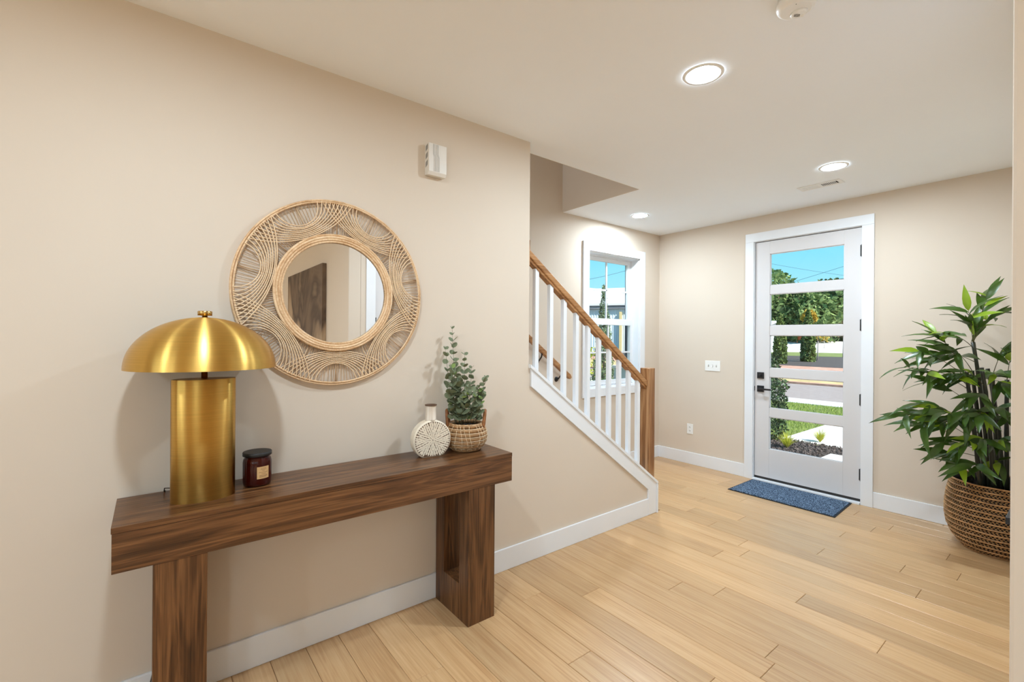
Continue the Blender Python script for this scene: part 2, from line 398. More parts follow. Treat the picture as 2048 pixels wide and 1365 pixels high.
# wall with the sash window, rising beside the stairs
WY0, WY1, WZ0, WZ1 = 3.675, 4.56, 0.915, 2.40
ws = MB()
ws.box(XW - 0.16, XW, -1.4, WY0, 0, 5.4); ws.box(XW - 0.16, XW, WY1, YD + 0.16, 0, 5.4)
ws.box(XW - 0.16, XW, WY0, WY1, 0, WZ0); ws.box(XW - 0.16, XW, WY0, WY1, WZ1, 5.4)
struct('wall_stair', ws, 'wall', 'cream stair wall holding the white sash window', 'wall')
DX0, DX1, DZ1 = 0.062, 1.018, 2.487
wf = MB(); wf.box(XW, DX0, YD, YD + 0.16, 0, 3.0); wf.box(DX1, XR + 0.12, YD, YD + 0.16, 0, 3.0); wf.box(DX0, DX1, YD, YD + 0.16, DZ1, 3.0)
struct('wall_far', wf, 'wall', 'cream entry wall around the glazed front door', 'wall')
CY0, CY1, CZ1 = 1.748, 2.372, 2.45
wr = MB(); wr.box(XR, XR + 0.12, YA + 0.12, CY0, 0, H); wr.box(XR, XR + 0.12, CY1, YD, 0, H); wr.box(XR, XR + 0.12, CY0, CY1, CZ1, H)
struct('wall_right', wr, 'wall', 'cream wall holding the narrow closet door', 'wall')
struct('wall_art', MB().box(XR, 7.0, YA, YA + 0.12, 0, H), 'wall', 'cream wall that carries the brown abstract canvas', 'wall', bevel=0.007)
# room behind the camera
wb = MB(); wb.box(-0.12, 1.5, -7.16, -7.0, 0, H); wb.box(6.5, 7.0, -7.16, -7.0, 0, H); wb.box(1.5, 6.5, -7.16, -7.0, 0, 0.2); wb.box(1.5, 6.5, -7.16, -7.0, 2.4, H)
struct('wall_back', wb, 'wall', 'cream back wall around the patio windows', 'wall')
we = MB(); we.box(7.0, 7.16, -7.0, -3.6, 0, H); we.box(7.0, 7.16, -0.4, YA + 0.12, 0, H); we.box(7.0, 7.16, -3.6, -0.4, 0, 0.35); we.box(7.0, 7.16, -3.6, -0.4, 2.35, H)
struct('wall_side', we, 'wall', 'cream side wall around the living room window', 'wall')
# ceiling with the stairwell opening
cl = MB(); cl.box(-0.135, 7.16, -7.16, YD + 0.16, H, 2.95); cl.box(XW - 0.2, -0.135, 3.29, YD + 0.16, H, 2.95)
struct('ceiling', cl, 'ceiling', 'flat white ceiling cut away above the stairs', 'ceiling')
struct('wall_header', MB().box(XW, -0.120, 3.284, 3.40, H + 0.0005, 5.2), 'wall', 'cream header face above the stair opening', 'wall')
struct('wall_upper', MB().box(-0.140, 0.0, -1.4, 3.283, H + 0.0005, 5.2), 'wall', 'cream upper wall closing the stairwell side', 'wall')
struct('wall_landing', MB().box(XW, -0.12, -1.5, -1.4, 0, 5.2), 'wall', 'cream wall at the top of the stairs', 'wall')
struct('ceiling_upper', MB().box(XW - 0.2, 0.0, -1.5, 3.40, 5.2, 5.35), 'ceiling', 'white ceiling over the stairwell', 'ceiling')

# floor: slab and individual oak planks
fl = thing('floor', 'light oak plank floor of the entry hall', 'floor', (0, 0, 0), kind='structure')
MB().box(XW - 0.2, 7.16, -7.16, YD + 0.16, -0.20, -0.016).build('subfloor', 'oak_sub', fl)
known = {1.476: [0.842], 1.6255: [0.334], 2.522: [0.953], 2.671: [1.668], 2.8205: [1.268], 3.568: [1.124], 3.7175: [1.533], 4.166: [1.68]}
PW = 0.1495; rp_ = random.Random(21)
k = -22
while True:
    y0 = 1.476 + PW * k
    if y0 >= YD - 0.01: break
    y1 = min(y0 + PW, YD - 0.001); k += 1
    x0 = XW + 0.002 if y0 > 3.34 else 0.002
    x1 = XR - 0.002 if y1 > YA else 3.6
    js = [q for kk, qq in known.items() if abs(kk - y0) < 0.01 for q in qq]
    if not js: js = [x0 + rp_.uniform(0.25, 1.5)]
    a = js[0]
    while a - x0 > 1.75: a -= rp_.uniform(0.95, 1.7); js.insert(0, a)
    a = js[-1]
    while x1 - a > 1.75: a += rp_.uniform(0.95, 1.7); js.append(a)
    xs = [x0] + [q for q in js if x0 + 0.08 < q < x1 - 0.08] + [x1]
    for a, b in zip(xs, xs[1:]):
        c = ((a + b) / 2, (y0 + y1) / 2, -0.008); g = 0.0007
        ob = MB().box(a + g, b - g, y0 + g, y1 - g, -0.016, 0.0)
        po = bpy.data.objects.new('plank', ob.mesh('plank', 'oak', c)); COL.objects.link(po); po.parent = fl; po.location = c
        ORG[po.name] = c
        bv = po.modifiers.new('bevel', 'BEVEL'); bv.width = 0.0018; bv.segments = 1; bv.limit_method = 'ANGLE'
# the rest of the room behind the camera, beyond where the boards can be told apart
q = MB().box(0, 7.0, -7.0, 1.476 - 22 * PW, -0.016, 0.0); q.box(3.6, 7.0, 1.476 - 22 * PW, YA, -0.016, 0.0)
o = q.build('plank_field', 'oak', fl); o['kind'] = 'stuff'

# baseboards
def baseboard(name, label, x0, x1, y0, y1):
    return struct(name, MB().box(x0, x1, y0, y1, 0, 0.137), 'trim', label, 'baseboard', bevel=0.003)
BT = 0.014
baseboard('baseboard_left', 'white baseboard along the console wall and knee wall', 0.0, BT, -7.0, 3.238)
baseboard('baseboard_far', 'white baseboard between the stair corner and the front door', XW, -0.012, YD - BT, YD)
baseboard('baseboard_entry', 'white baseboard behind the tall potted bamboo', 1.093, XR, YD - BT, YD)
baseboard('baseboard_right', 'white baseboard between the closet door and the plant corner', XR - BT, XR, CY1 + 0.095, YD - BT)
baseboard('baseboard_stair', 'white baseboard under the sash window', XW, XW + BT, 3.36, YD - BT)
baseboard('baseboard_art', 'white baseboard under the brown canvas', XR + 0.02, 7.0, YA - BT, YA)

# ------------------------------------------------------------------ knee-wall trim, stairs, railing
def capz(y): return 1.279 - 0.7255 * (y - 1.957)
t1 = struct_empty('trim_1', 'white stepped skirt and cap trimming the knee wall', 'trim', (0, 2.6, 0.0))
MB().prism([(1.957, capz(1.957) - 0.016), (3.344, capz(3.344) - 0.016), (3.344, 0.002), (3.238, 0.002), (3.238, capz(3.238) - 0.138), (1.957, capz(1.957) - 0.138)], 'x', 0.0, 0.015).build('skirt_board', 'trim', t1, 0.002)
MB().prism([(1.945, capz(1.945)), (3.362, capz(3.362)), (3.362, capz(3.362) - 0.024), (1.945, capz(1.945) - 0.024)], 'x', -0.136, 0.024).build('cap', 'trim', t1, 0.002)
MB().box(-0.136, 0.024, 3.346, 3.362, 0.0, capz(3.362) - 0.010).build('end_board', 'trim', t1, 0.002)

st = thing('staircase', 'white risers and oak treads climbing behind the knee wall', 'staircase', (-0.6, 3.3, 0))
for i in range(15):
    yn = 3.315 - 0.255 * i; z = 0.185 * (i + 1)
    MB().box(XW + 0.001, -0.142, yn - 0.275, yn + 0.02, z - 0.028, z).build('tread', 'oak', st, 0.004)
    MB().box(XW + 0.001, -0.142, yn - 0.018, yn, z - 0.185, z - 0.028).build('riser', 'trim', st)

sr = thing('stair_railing', 'white square balusters under a brown wooden handrail ending at a newel', 'railing', (-0.06, 3.3, 0.2))
NX0, NX1, NY0, NY1 = -0.098, -0.010, 3.265, 3.353
NZ = 1.212
nw = MB()
nw.add([(NX0, NY0, capz(NY0)), (NX1, NY0, capz(NY0)), (NX1, NY1, capz(NY1)), (NX0, NY1, capz(NY1)), (NX0, NY0, NZ), (NX1, NY0, NZ), (NX1, NY1, NZ), (NX0, NY1, NZ)],
       [(3, 2, 1, 0), (4, 5, 6, 7), (0, 1, 5, 4), (1, 2, 6, 5), (2, 3, 7, 6), (3, 0, 4, 7)])
nw.build('newel_post', 'newel', sr, 0.006, 'brown square newel post')
RX = -0.056
def railz(y): return 2.025 - 0.7255 * (y - 2.001)
def rail_body(x, w, za, zb, y0, y1):
    return MB().prism([(y0, railz(y0) + zb), (y1, railz(y1) + zb), (y1, railz(y1) + za), (y0, railz(y0) + za)], 'x', x - w / 2, x + w / 2)
rl = rail_body(RX, 0.066, -0.052, 0.0, 1.955, NY0 + 0.001).build('handrail', 'rail', sr, 0.008, 'brown stained handrail', 3)
rail_body(RX, 0.046, -0.072, -0.052, 1.955, NY0 + 0.001).build('fillet', 'rail', rl, 0.002)
MB().box(RX - 0.05, RX + 0.05, 1.946, 1.957, railz(1.955) - 0.12, railz(1.955) + 0.045).build('rosette', 'rail', sr, 0.002)
by = [2.036, 2.170, 2.302, 2.427, 2.551, 2.673, 2.794, 2.915, 3.036, 3.158]
for y in by:
    y1 = y + 0.031
    MB().prism([(y, capz(y) + 0.0005), (y1, capz(y1) + 0.0005), (y1, railz(y1) - 0.071), (y, railz(y) - 0.071)], 'x', RX - 0.0155, RX + 0.0155).build('baluster', 'trim', sr, 0.0012)

wh = thing('wall_handrail', 'short brown handrail fixed to the stair wall on black brackets', 'handrail', (-1.0, 3.3, 1.1))
def wz(y): return 1.472 - 0.7235 * (y - 2.805)
MB().prism([(0.0, wz(0.0)), (3.33, wz(3.33)), (3.345, wz(3.345) - 0.02), (3.325, wz(3.325) - 0.052), (3.31, wz(3.31) - 0.055), (0.0, wz(0.0) - 0.058)], 'x', -1.02, -0.976).build('handrail', 'rail', wh, 0.006)
for y in (0.6, 1.9, 2.955, 3.215):
    z = wz(y) - 0.056
    br = MB().tube([(XW + 0.004, y, z - 0.075), (XW + 0.03, y, z - 0.070), (-1.003, y, z - 0.03), (-0.998, y, z + 0.004)], 0.007, 8)
    br.lathe([(0.0, 0), (0.026, 0), (0.024, 0.006), (0.0, 0.007)], (0, 0, 0), 16, cap0=False, cap1=False)
    # turn the wall flange upright
    n0 = len(br.v) - 64
    for i in range(n0, len(br.v)):
        a, b, c = br.v[i]; br.v[i] = (XW + c + 0.001, y + a, z - 0.075 + b)
    br.build('bracket', 'black', wh, 0, 'black metal rail bracket')

# ------------------------------------------------------------------ window on the stair wall
w1 = struct_empty('window_1', 'white double-hung sash window beside the stairs', 'window', (XW, (WY0 + WY1) / 2, WZ0))
CW = 0.092
for nm, a in (('casing', (WY0 - CW, WY0, WZ0 - CW, WZ1 + CW)), ('casing', (WY1, WY1 + CW, WZ0 - CW, WZ1 + CW)), ('casing', (WY0, WY1, WZ1, WZ1 + CW)), ('casing', (WY0, WY1, WZ0 - CW, WZ0))):
    MB().box(XW + 0.0005, XW + 0.02, *a).build(nm, 'trim', w1, 0.002)
JD = XW - 0.095
for a in ((WY0, WY0 + 0.012, WZ0, WZ1), (WY1 - 0.012, WY1, WZ0, WZ1), (WY0, WY1, WZ1 - 0.012, WZ1), (WY0, WY1, WZ0, WZ0 + 0.012)):
    MB().box(JD, XW, *a).build('jamb_liner', 'trim', w1)
def frame_ring(x0, x1, y0, y1, z0, z1, sw, tr, br_):
    m = MB(); m.box(x0, x1, y0, y0 + sw, z0, z1); m.box(x0, x1, y1 - sw, y1, z0, z1)
    m.box(x0, x1, y0 + sw, y1 - sw, z1 - tr, z1); m.box(x0, x1, y0 + sw, y1 - sw, z0, z0 + br_); return m
frame_ring(XW - 0.15, JD + 0.001, WY0, WY1, WZ0, WZ1, 0.024, 0.024, 0.03).build('frame', 'vinyl', w1, 0.002)
# upper sash sits outside, lower sash inside
us = frame_ring(XW - 0.145, XW - 0.115, WY0 + 0.024, WY1 - 0.024, 1.635, WZ1 - 0.024, 0.048, 0.042, 0.05).build('upper_sash', 'vinyl', w1, 0.002)
ls = frame_ring(XW - 0.113, XW - 0.083, WY0 + 0.012, WY1 - 0.012, 0.935, 1.68, 0.042, 0.068, 0.05).build('lower_sash', 'vinyl', w1, 0.002)
ym = (WY0 + WY1) / 2
def sash_panes(parent, xg, y0, y1, z0, z1):
    zm = (z0 + z1) / 2
    MB().box(xg - 0.008, xg + 0.008, ym - 0.009, ym + 0.009, z0, z1).build('muntin', 'vinyl', parent)
    MB().box(xg - 0.008, xg + 0.008, y0, y1, zm - 0.009, zm + 0.009).build('muntin', 'vinyl', parent)
    for a, b in ((y0, ym - 0.009), (ym + 0.009, y1)):
        for c, d in ((z0, zm - 0.009), (zm + 0.009, z1)):
            MB().box(xg - 0.002, xg + 0.002, a, b, c, d).build('pane', 'glass', parent)
sash_panes(us, XW - 0.130, WY0 + 0.072, WY1 - 0.072, 1.685, WZ1 - 0.066)
sash_panes(ls, XW - 0.098, WY0 + 0.054, WY1 - 0.054, 0.985, 1.612)

# windows of the room behind the camera
for nm, lab, pl in (('window_2', 'wide patio window in the back wall', ('y', -7.06, 1.5, 6.5, 0.2, 2.4)), ('window_3', 'wide living room window in the side wall', ('x', 7.06, -3.6, -0.4, 0.35, 2.35))):
    ax, c, a0, a1, z0, z1 = pl
    wn = struct_empty(nm, lab, 'window', ((a0 + a1) / 2, c, z0) if ax == 'y' else (c, (a0 + a1) / 2, z0))
    def B(mb, u0, u1, c0, c1, za, zb):
        return mb.box(u0, u1, c0, c1, za, zb) if ax == 'y' else mb.box(c0, c1, u0, u1, za, zb)
    fr = MB(); B(fr, a0, a1, c - 0.03, c + 0.03, z0, z0 + 0.05); B(fr, a0, a1, c - 0.03, c + 0.03, z1 - 0.05, z1)
    for i in range(4):
        u = a0 + (a1 - a0 - 0.06) * i / 3; B(fr, u, u + 0.06, c - 0.03, c + 0.03, z0 + 0.05, z1 - 0.05)
    fr.build('frame', 'vinyl', wn)
    for i in range(3):
        u = a0 + (a1 - a0 - 0.06) * i / 3; B(MB(), u + 0.06, u + (a1 - a0 - 0.06) / 3, c - 0.003, c + 0.003, z0 + 0.05, z1 - 0.05).build('pane', 'glass', wn)

# ------------------------------------------------------------------ front door
t2 = struct_empty('trim_2', 'white flat casing around the front door', 'trim', (0.54, YD, 0))
MB().box(-0.010, 0.074, YD - 0.020, YD - 0.0005, 0, 2.476).build('casing_leg', 'trim', t2, 0.002)
MB().box(1.004, 1.093, YD - 0.020, YD - 0.0005, 0, 2.476).build('casing_leg', 'trim', t2, 0.002)
MB().box(-0.010, 1.093, YD - 0.020, YD - 0.0005, 2.4765, 2.566).build('casing_head', 'trim', t2, 0.002)
jm = MB(); jm.box(DX0, 0.078, YD - 0.002, YD + 0.158, 0.0, 2.472); jm.box(1.002, DX1, YD - 0.002, YD + 0.158, 0.0, 2.472); jm.box(DX0, DX1, YD - 0.002, YD + 0.158, 2.472, DZ1)
jm.build('jamb', 'trim', t2)
MB().box(0.078, 1.002, YD - 0.035, YD + 0.16, 0.0, 0.018).build('threshold', 'trim', t2, 0.003)
sl = MB(); sl.box(0.078, 1.002, YD + 0.056, YD + 0.07, 0.018, 2.472)
d1 = struct_empty('door_1', 'white front door with five stacked glass lites', 'door', (0.54, YD + 0.03, 0.02))
XL, XRr = 0.0835, 0.9985; DF, DB = YD + 0.012, YD + 0.056; DZ0, DZT = 0.042, 2.466
GX0, GX1 = 0.223, 0.864
LZ = [(0.338, 0.666), (0.758, 1.076), (1.166, 1.500), (1.600, 1.922), (2.012, 2.335)]
MB().box(XL, GX0, DF, DB, DZ0, DZT).build('stile', 'door', d1, 0.0015)
MB().box(GX1, XRr, DF, DB, DZ0, DZT).build('stile', 'door', d1, 0.0015)
edges = [DZ0] + [q for a in LZ for q in a] + [DZT]
for i in range(0, len(edges), 2):
    inner = 0 < i < len(edges) - 2
    MB().box(GX0, GX1, DF + (0.004 if inner else 0.0), DB, edges[i], edges[i + 1]).build('rail', 'door', d1, 0.0015)
for a, b in LZ:
    pn = MB().box(GX0, GX1, YD + 0.033, YD + 0.037, a, b).build('pane', 'glass', d1)
    bd = MB()
    for q in ((GX0, GX0 + 0.006, a, b), (GX1 - 0.006, GX1, a, b), (GX0, GX1, a, a + 0.006), (GX0, GX1, b - 0.006, b)):
        bd.box(q[0], q[1], DF + 0.010, YD + 0.033, q[2], q[3])
    bd.build('glazing_bead', 'door', pn)
MB().box(XL - 0.004, XRr + 0.003, DF + 0.004, DB, 0.018, DZ0).build('door_sweep', 'rubber', d1, 0, 'black rubber door sweep')
sg = MB(); sg.box(0.0782, XL - 0.0005, DF + 0.022, DB, 0.02, DZT + 0.005); sg.box(XRr + 0.0005, 1.0018, DF + 0.012, DB, 0.02, DZT + 0.005); sg.box(XL, XRr, DF + 0.012, DB, DZT + 0.0005, 2.4718)
sg.build('weather_seal', 'rubber', d1, 0, 'dark seal around the door')
for zc in (2.259, 1.594, 0.926, 0.260):
    hg = MB(); hg.lathe([(0.0065, -0.055), (0.0065, 0.055)], (1.0, DF - 0.006, zc), 12); hg.box(0.986, 1.0, DF - 0.003, DF, zc - 0.05, zc + 0.05)
    hg.build('hinge', 'black', d1, 0, 'black door hinge')
db = MB().box(0.108, 0.174, DF - 0.012, DF - 0.0003, 1.054, 1.119).build('deadbolt', 'black', d1, 0.002, 'black square deadbolt')
MB().box(0.132, 0.150, DF - 0.028, DF - 0.012, 1.074, 1.100).build('thumb_turn', 'black', db, 0.002)
lv = MB().box(0.108, 0.174, DF - 0.012, DF - 0.0003, 0.916, 0.981).build('lever_rosette', 'black', d1, 0.002, 'black square lever rosette')
lm = MB(); lm.box(0.132, 0.150, DF - 0.055, DF - 0.012, 0.940, 0.958); lm.box(0.132, 0.262, DF - 0.060, DF - 0.046, 0.940, 0.958)
lm.build('lever', 'black', lv, 0.002)
MB().box(0.0745, 0.0825, DF - 0.004, DF + 0.006, 0.925, 0.972).build('strike_plate', 'black', t2)

# ------------------------------------------------------------------ closet door on the right wall
t3 = struct_empty('trim_3', 'white casing around the narrow closet door', 'trim', (XR, 2.06, 0))
MB().box(XR - 0.012, XR - 0.0005, CY0 - 0.09, CY0 + 0.004, 0, CZ1).build('casing_leg', 'trim', t3, 0.002)
MB().box(XR - 0.012, XR - 0.0005, CY1 - 0.004, CY1 + 0.09, 0, CZ1).build('casing_leg', 'trim', t3, 0.002)
MB().box(XR - 0.012, XR - 0.0005, CY0 - 0.09, CY1 + 0.09, CZ1 + 0.0005, CZ1 + 0.09).build('casing_head', 'trim', t3, 0.002)
d2 = struct_empty('door_2', 'narrow white closet door with black hinges', 'door', (XR, 2.06, 0))
MB().box(XR + 0.002, XR + 0.037, CY0 + 0.005, CY1 - 0.005, 0.012, CZ1 - 0.004).build('slab', 'door', d2, 0.002)
for zc in (2.25, 1.60, 0.926, 0.26):
    MB().lathe([(0.0065, -0.05), (0.0065, 0.05)], (XR - 0.004, CY0 + 0.009, zc), 12).build('hinge', 'black', d2)
lr = MB().box(XR - 0.010, XR + 0.002, CY1 - 0.105, CY1 - 0.040, 0.845, 0.910).build('lever_rosette', 'black', d2, 0.002)
lm = MB(); lm.box(XR - 0.060, XR - 0.010, CY1 - 0.082, CY1 - 0.064, 0.868, 0.888); lm.box(XR - 0.066, XR - 0.050, CY1 - 0.185, CY1 - 0.064, 0.866, 0.890)
lm.build('lever', 'black', lr, 0.002)

# canvas on the wall seen in the mirror
cv = MB().box(2.89, 4.46, YA - 0.045, YA - 0.001, 1.05, 2.25)
cv = tag(cv.build('wall_canvas', 'canvas', None, 0.002), 'large brown abstract canvas reflected in the round mirror', 'painting'); centre(cv, (3.67, YA, 1.65))

# ------------------------------------------------------------------ recessed lights
def downlight(x, y, label, H=H):
    t = thing('recessed_light', label, 'light', (x, y, H), 'recessed ceiling lights')
    MB().lathe([(0.070, -0.002), (0.076, -0.006), (0.090, -0.006), (0.094, -0.001)], (x, y, H), 48, cap0=False, cap1=False).build('trim_ring', 'plastic', t)
    MB().lathe([(0.070, -0.003), (0.0005, -0.003)], (x, y, H), 40, cap0=False, cap1=False).build('lens', 'lens', t, 0, 'glowing white lens')
    return t
downlight(1.118, 2.088, 'round recessed ceiling light between the smoke alarm and the stair opening')
downlight(1.090, 3.950, 'round recessed ceiling light next to the air vent')
downlight(-0.650, 3.995, 'round recessed ceiling light near the corner of window and door walls')
for x, y, l in ((1.30, 0.05, 'round recessed ceiling light in line with the console table'), (1.30, -2.2, 'round recessed ceiling light at the start of the long cream wall'),
                (3.4, -3.6, 'round recessed ceiling light by the patio window'), (5.4, -1.4, 'round recessed ceiling light by the living room window')):
    downlight(x, y, l)
downlight(-0.62, 0.9, 'added unseen ceiling light that brightens the stairwell header', 5.2)  # no lamp known up here; added to brighten the stairwell header

# air vent
va = thing('air_vent', 'white rectangular air register in the ceiling', 'vent', (0.875, 4.345, H))
vx0, vx1, vy0, vy1 = 0.722, 1.030, 4.280, 4.410
fr = MB(); zt = H - 0.006
fr.box(vx0, vx1, vy0, vy0 + 0.028, zt, H); fr.box(vx0, vx1, vy1 - 0.028, vy1, zt, H); fr.box(vx0, vx0 + 0.028, vy0 + 0.028, vy1 - 0.028, zt, H); fr.box(vx1 - 0.028, vx1, vy0 + 0.028, vy1 - 0.028, zt, H)
fr.box(0.870, 0.882, vy0 + 0.028, vy1 - 0.028, zt, H)
fr.build('frame', 'plastic', va, 0.0015)
MB().box(vx0 + 0.026, vx1 - 0.026, vy0 + 0.026, vy1 - 0.026, H - 0.0012, H - 0.0002).build('duct_face', 'slot', va)
for i in range(20):
    x = 0.754 + i * 0.0124; lean = 0.007 if x < 0.876 else -0.007
    if abs(x - 0.876) < 0.008: continue
    MB().add([(x - 0.0035, vy0 + 0.028, zt), (x + 0.0015, vy0 + 0.028, zt), (x + 0.0015 + lean, vy0 + 0.028, H - 0.001), (x - 0.0035 + lean, vy0 + 0.028, H - 0.001),
              (x - 0.0035, vy1 - 0.028, zt), (x + 0.0015, vy1 - 0.028, zt), (x + 0.0015 + lean, vy1 - 0.028, H - 0.001), (x - 0.0035 + lean, vy1 - 0.028, H - 0.001)],
             [(0, 1, 2, 3), (7, 6, 5, 4), (0, 4, 5, 1), (1, 5, 6, 2), (2, 6, 7, 3), (3, 7, 4, 0)]).build('louver', 'plastic', va)

# smoke alarm
sx0, sy0 = 1.597, 1.892
sa = thing('smoke_alarm', 'round white smoke alarm on the ceiling', 'smoke alarm', (sx0, sy0, H))
MB().lathe([(0.062, 0.0), (0.062, -0.012)], (sx0, sy0, H), 48).build('base_plate', 'plastic', sa)
MB().lathe([(0.064, -0.014), (0.066, -0.026), (0.062, -0.038), (0.054, -0.045), (0.050, -0.047)], (sx0, sy0, H), 48).build('cover', 'plastic', sa)
MB().lathe([(0.060, -0.0122), (0.060, -0.0138)], (sx0, sy0, H), 40).build('seam', 'slot', sa)
ux, uy = _rt.x, _rt.y; vx, vy = _fw.x, _fw.y
def sp(a, b): return (sx0 + ux * a + vx * b, sy0 + uy * a + vy * b)
gr = MB(); p0 = sp(0.016, 0.010); gr.lathe([(0.030, -0.047), (0.026, -0.054), (0.022, -0.056)], (p0[0], p0[1], H), 32, sx_=1.0, sy_=0.8)
hb = gr.build('sounder_cover', 'plastic', sa)
for i in range(5):
    a0 = sp(0.000 + i * 0.0045, 0.004 - abs(i - 2) * -0.001); a1 = sp(0.004 + i * 0.0045, 0.020 - abs(i - 2) * 0.001)
    MB().tube([(a0[0], a0[1], H - 0.0563), (a1[0], a1[1], H - 0.0563)], 0.0011, 5).build('sounder_slot', 'slot', hb)
tb = sp(0.031, 0.014); MB().lathe([(0.007, -0.053), (0.007, -0.0565), (0.006, -0.0572)], (tb[0], tb[1], H), 20).build('test_button', 'plastic', hb)
tb = sp(-0.020, -0.034); MB().lathe([(0.0016, -0.0468), (0.0016, -0.0476)], (tb[0], tb[1], H), 10).build('indicator', 'slot', sa)

# doorbell chime box
ch = thing('door_chime', 'white plastic door chime high on the cream wall', 'door chime', (0, 1.24, 2.44))
CH0, CH1, CHZ0, CHZ1, CHX = 1.183, 1.294, 2.350, 2.522, 0.050
MB().prism([(0.0005, CHZ0 + 0.004), (CHX - 0.012, CHZ0), (CHX, CHZ0 + 0.018), (CHX, CHZ1), (0.0005, CHZ1)], 'y', CH0, CH1).build('cover', 'plastic_warm', ch, 0.003)
for g in range(3):
    for i in range(4):
        z = CHZ0 + 0.050 + g * 0.044 + i * 0.0072
        MB().add([(0.012, CH0 - 0.0004, z - 0.006), (0.036, CH0 - 0.0004, z + 0.006), (0.036, CH0 - 0.0004, z + 0.0095), (0.012, CH0 - 0.0004, z - 0.0025),
                  (0.012, CH0 + 0.001, z - 0.006), (0.036, CH0 + 0.001, z + 0.006), (0.036, CH0 + 0.001, z + 0.0095), (0.012, CH0 + 0.001, z - 0.0025)],
                 [(0, 1, 2, 3), (7, 6, 5, 4), (0, 4, 5, 1), (1, 5, 6, 2), (2, 6, 7, 3), (3, 7, 4, 0)]).build('sound_slot', 'slot', ch)
for i in range(5):
    y = CH0 + 0.026 + i * 0.0075; yb = y + 0.006
    MB().tube([(CHX, y, CHZ1 - 0.004), (CHX, y, CHZ1 - 0.058), (CHX, yb, CHZ1 - 0.072), (CHX, yb, CHZ0 + 0.020)], 0.0016, 5).build('face_rib', 'rib', ch)

# switch plate and outlet
sw = thing('switch_plate', 'white triple toggle switch plate beside the front door', 'light switch', (-0.373, YD, 1.157))
MB().box(-0.462, -0.284, YD - 0.006, YD - 0.0003, 1.099, 1.215).build('plate', 'plastic', sw, 0.003)
for i, up in enumerate((1, -1, 1)):
    x = -0.373 + (i - 1) * 0.046
    MB().box(x - 0.006, x + 0.006, YD - 0.0066, YD - 0.006, 1.145, 1.169).build('toggle_slot', 'slot', sw)
    MB().add([(x - 0.004, YD - 0.0066, 1.147), (x + 0.004, YD - 0.0066, 1.147), (x + 0.004, YD - 0.0066, 1.167), (x - 0.004, YD - 0.0066, 1.167), (x - 0.003, YD - 0.017, 1.157 + up * 0.008 - 0.003), (x + 0.003, YD - 0.017, 1.157 + up * 0.008 - 0.003), (x + 0.003, YD - 0.017, 1.157 + up * 0.008 + 0.003), (x - 0.003, YD - 0.017, 1.157 + up * 0.008 + 0.003)],
             [(3, 2, 1, 0), (4, 5, 6, 7), (0, 1, 5, 4), (1, 2, 6, 5), (2, 3, 7, 6), (3, 0, 4, 7)]).build('toggle', 'plastic', sw)
ou = thing('power_outlet', 'white double power outlet low on the entry wall', 'outlet', (-0.641, YD, 0.407))
MB().box(-0.679, -0.603, YD - 0.006, YD - 0.0003, 0.348, 0.466).build('plate', 'plastic', ou, 0.003)
for zc in (0.387, 0.427):
    rc = MB().box(-0.657, -0.625, YD - 0.008, YD - 0.006, zc - 0.014, zc + 0.014).build('receptacle', 'plastic', ou, 0.003)
    q = MB(); q.box(-0.650, -0.647, YD - 0.0086, YD - 0.008, zc - 0.003, zc + 0.009); q.box(-0.635, -0.632, YD - 0.0086, YD - 0.008, zc - 0.002, zc + 0.008); q.lathe([(0.0026, 0.0), (0.0026, 0.0006)], (0, 0, 0), 10)
    for i in range(len(q.v) - 20, len(q.v)):
        a, b, c = q.v[i]; q.v[i] = (-0.641 + a, YD - 0.008 - c, zc - 0.008 + b)
    q.build('slots', 'slot', rc)

# door mat
dm = thing('door_mat', 'blue flecked carpet door mat with dark edge', 'door mat', (0.52, 4.68, 0))
pl = [on_z(1457, 978, 0.008), on_z(1504, 958, 0.008), on_z(1703, 1004.5, 0.008), on_z(1670, 1033.5, 0.008)]
yb = YD - 0.040
pl = [(0.085, 4.412), (0.085, yb), (0.948, yb), (0.972, 4.416)]
MB().prism(pl, 'z', 0.0002, 0.006).build('backing', 'mat_edge', dm)
MB().prism([(0.097, 4.424), (0.097, yb - 0.010), (0.937, yb - 0.010), (0.960, 4.428)], 'z', 0.006, 0.010).build('pile', 'mat', dm, 0.002)

# ------------------------------------------------------------------ console table
TX1, TY0, TY1, TZ = 0.352, -0.096, 1.535, 0.840
ct = thing('console_table', 'chunky dark walnut console table against the cream wall', 'console table', (0.18, 0.72, 0))
MB().box(0.010, TX1 + 0.001, TY0 - 0.002, TY1 + 0.001, TZ - 0.020, TZ).build('tabletop', 'walnut_y', ct, 0.0012)
MB().box(0.015, TX1, TY0, TY1, 0.690, TZ - 0.0205).build('apron', 'walnut_y', ct, 0.0012)
for y0, y1 in ((0.010, 0.163), (1.262, 1.424)):
    lg = MB().box(0.262, TX1 - 0.002, y0, y1, 0.0, 0.6895).build('leg', 'walnut_z', ct, 0.0012)
    MB().box(0.017, 0.105, y0, y1, 0.0, 0.6895).build('back_post', 'walnut_z', lg, 0.0012)
    MB().box(0.105, 0.262, y0, y1, 0.0, 0.185).build('foot_rail', 'walnut_z', lg, 0.0012)

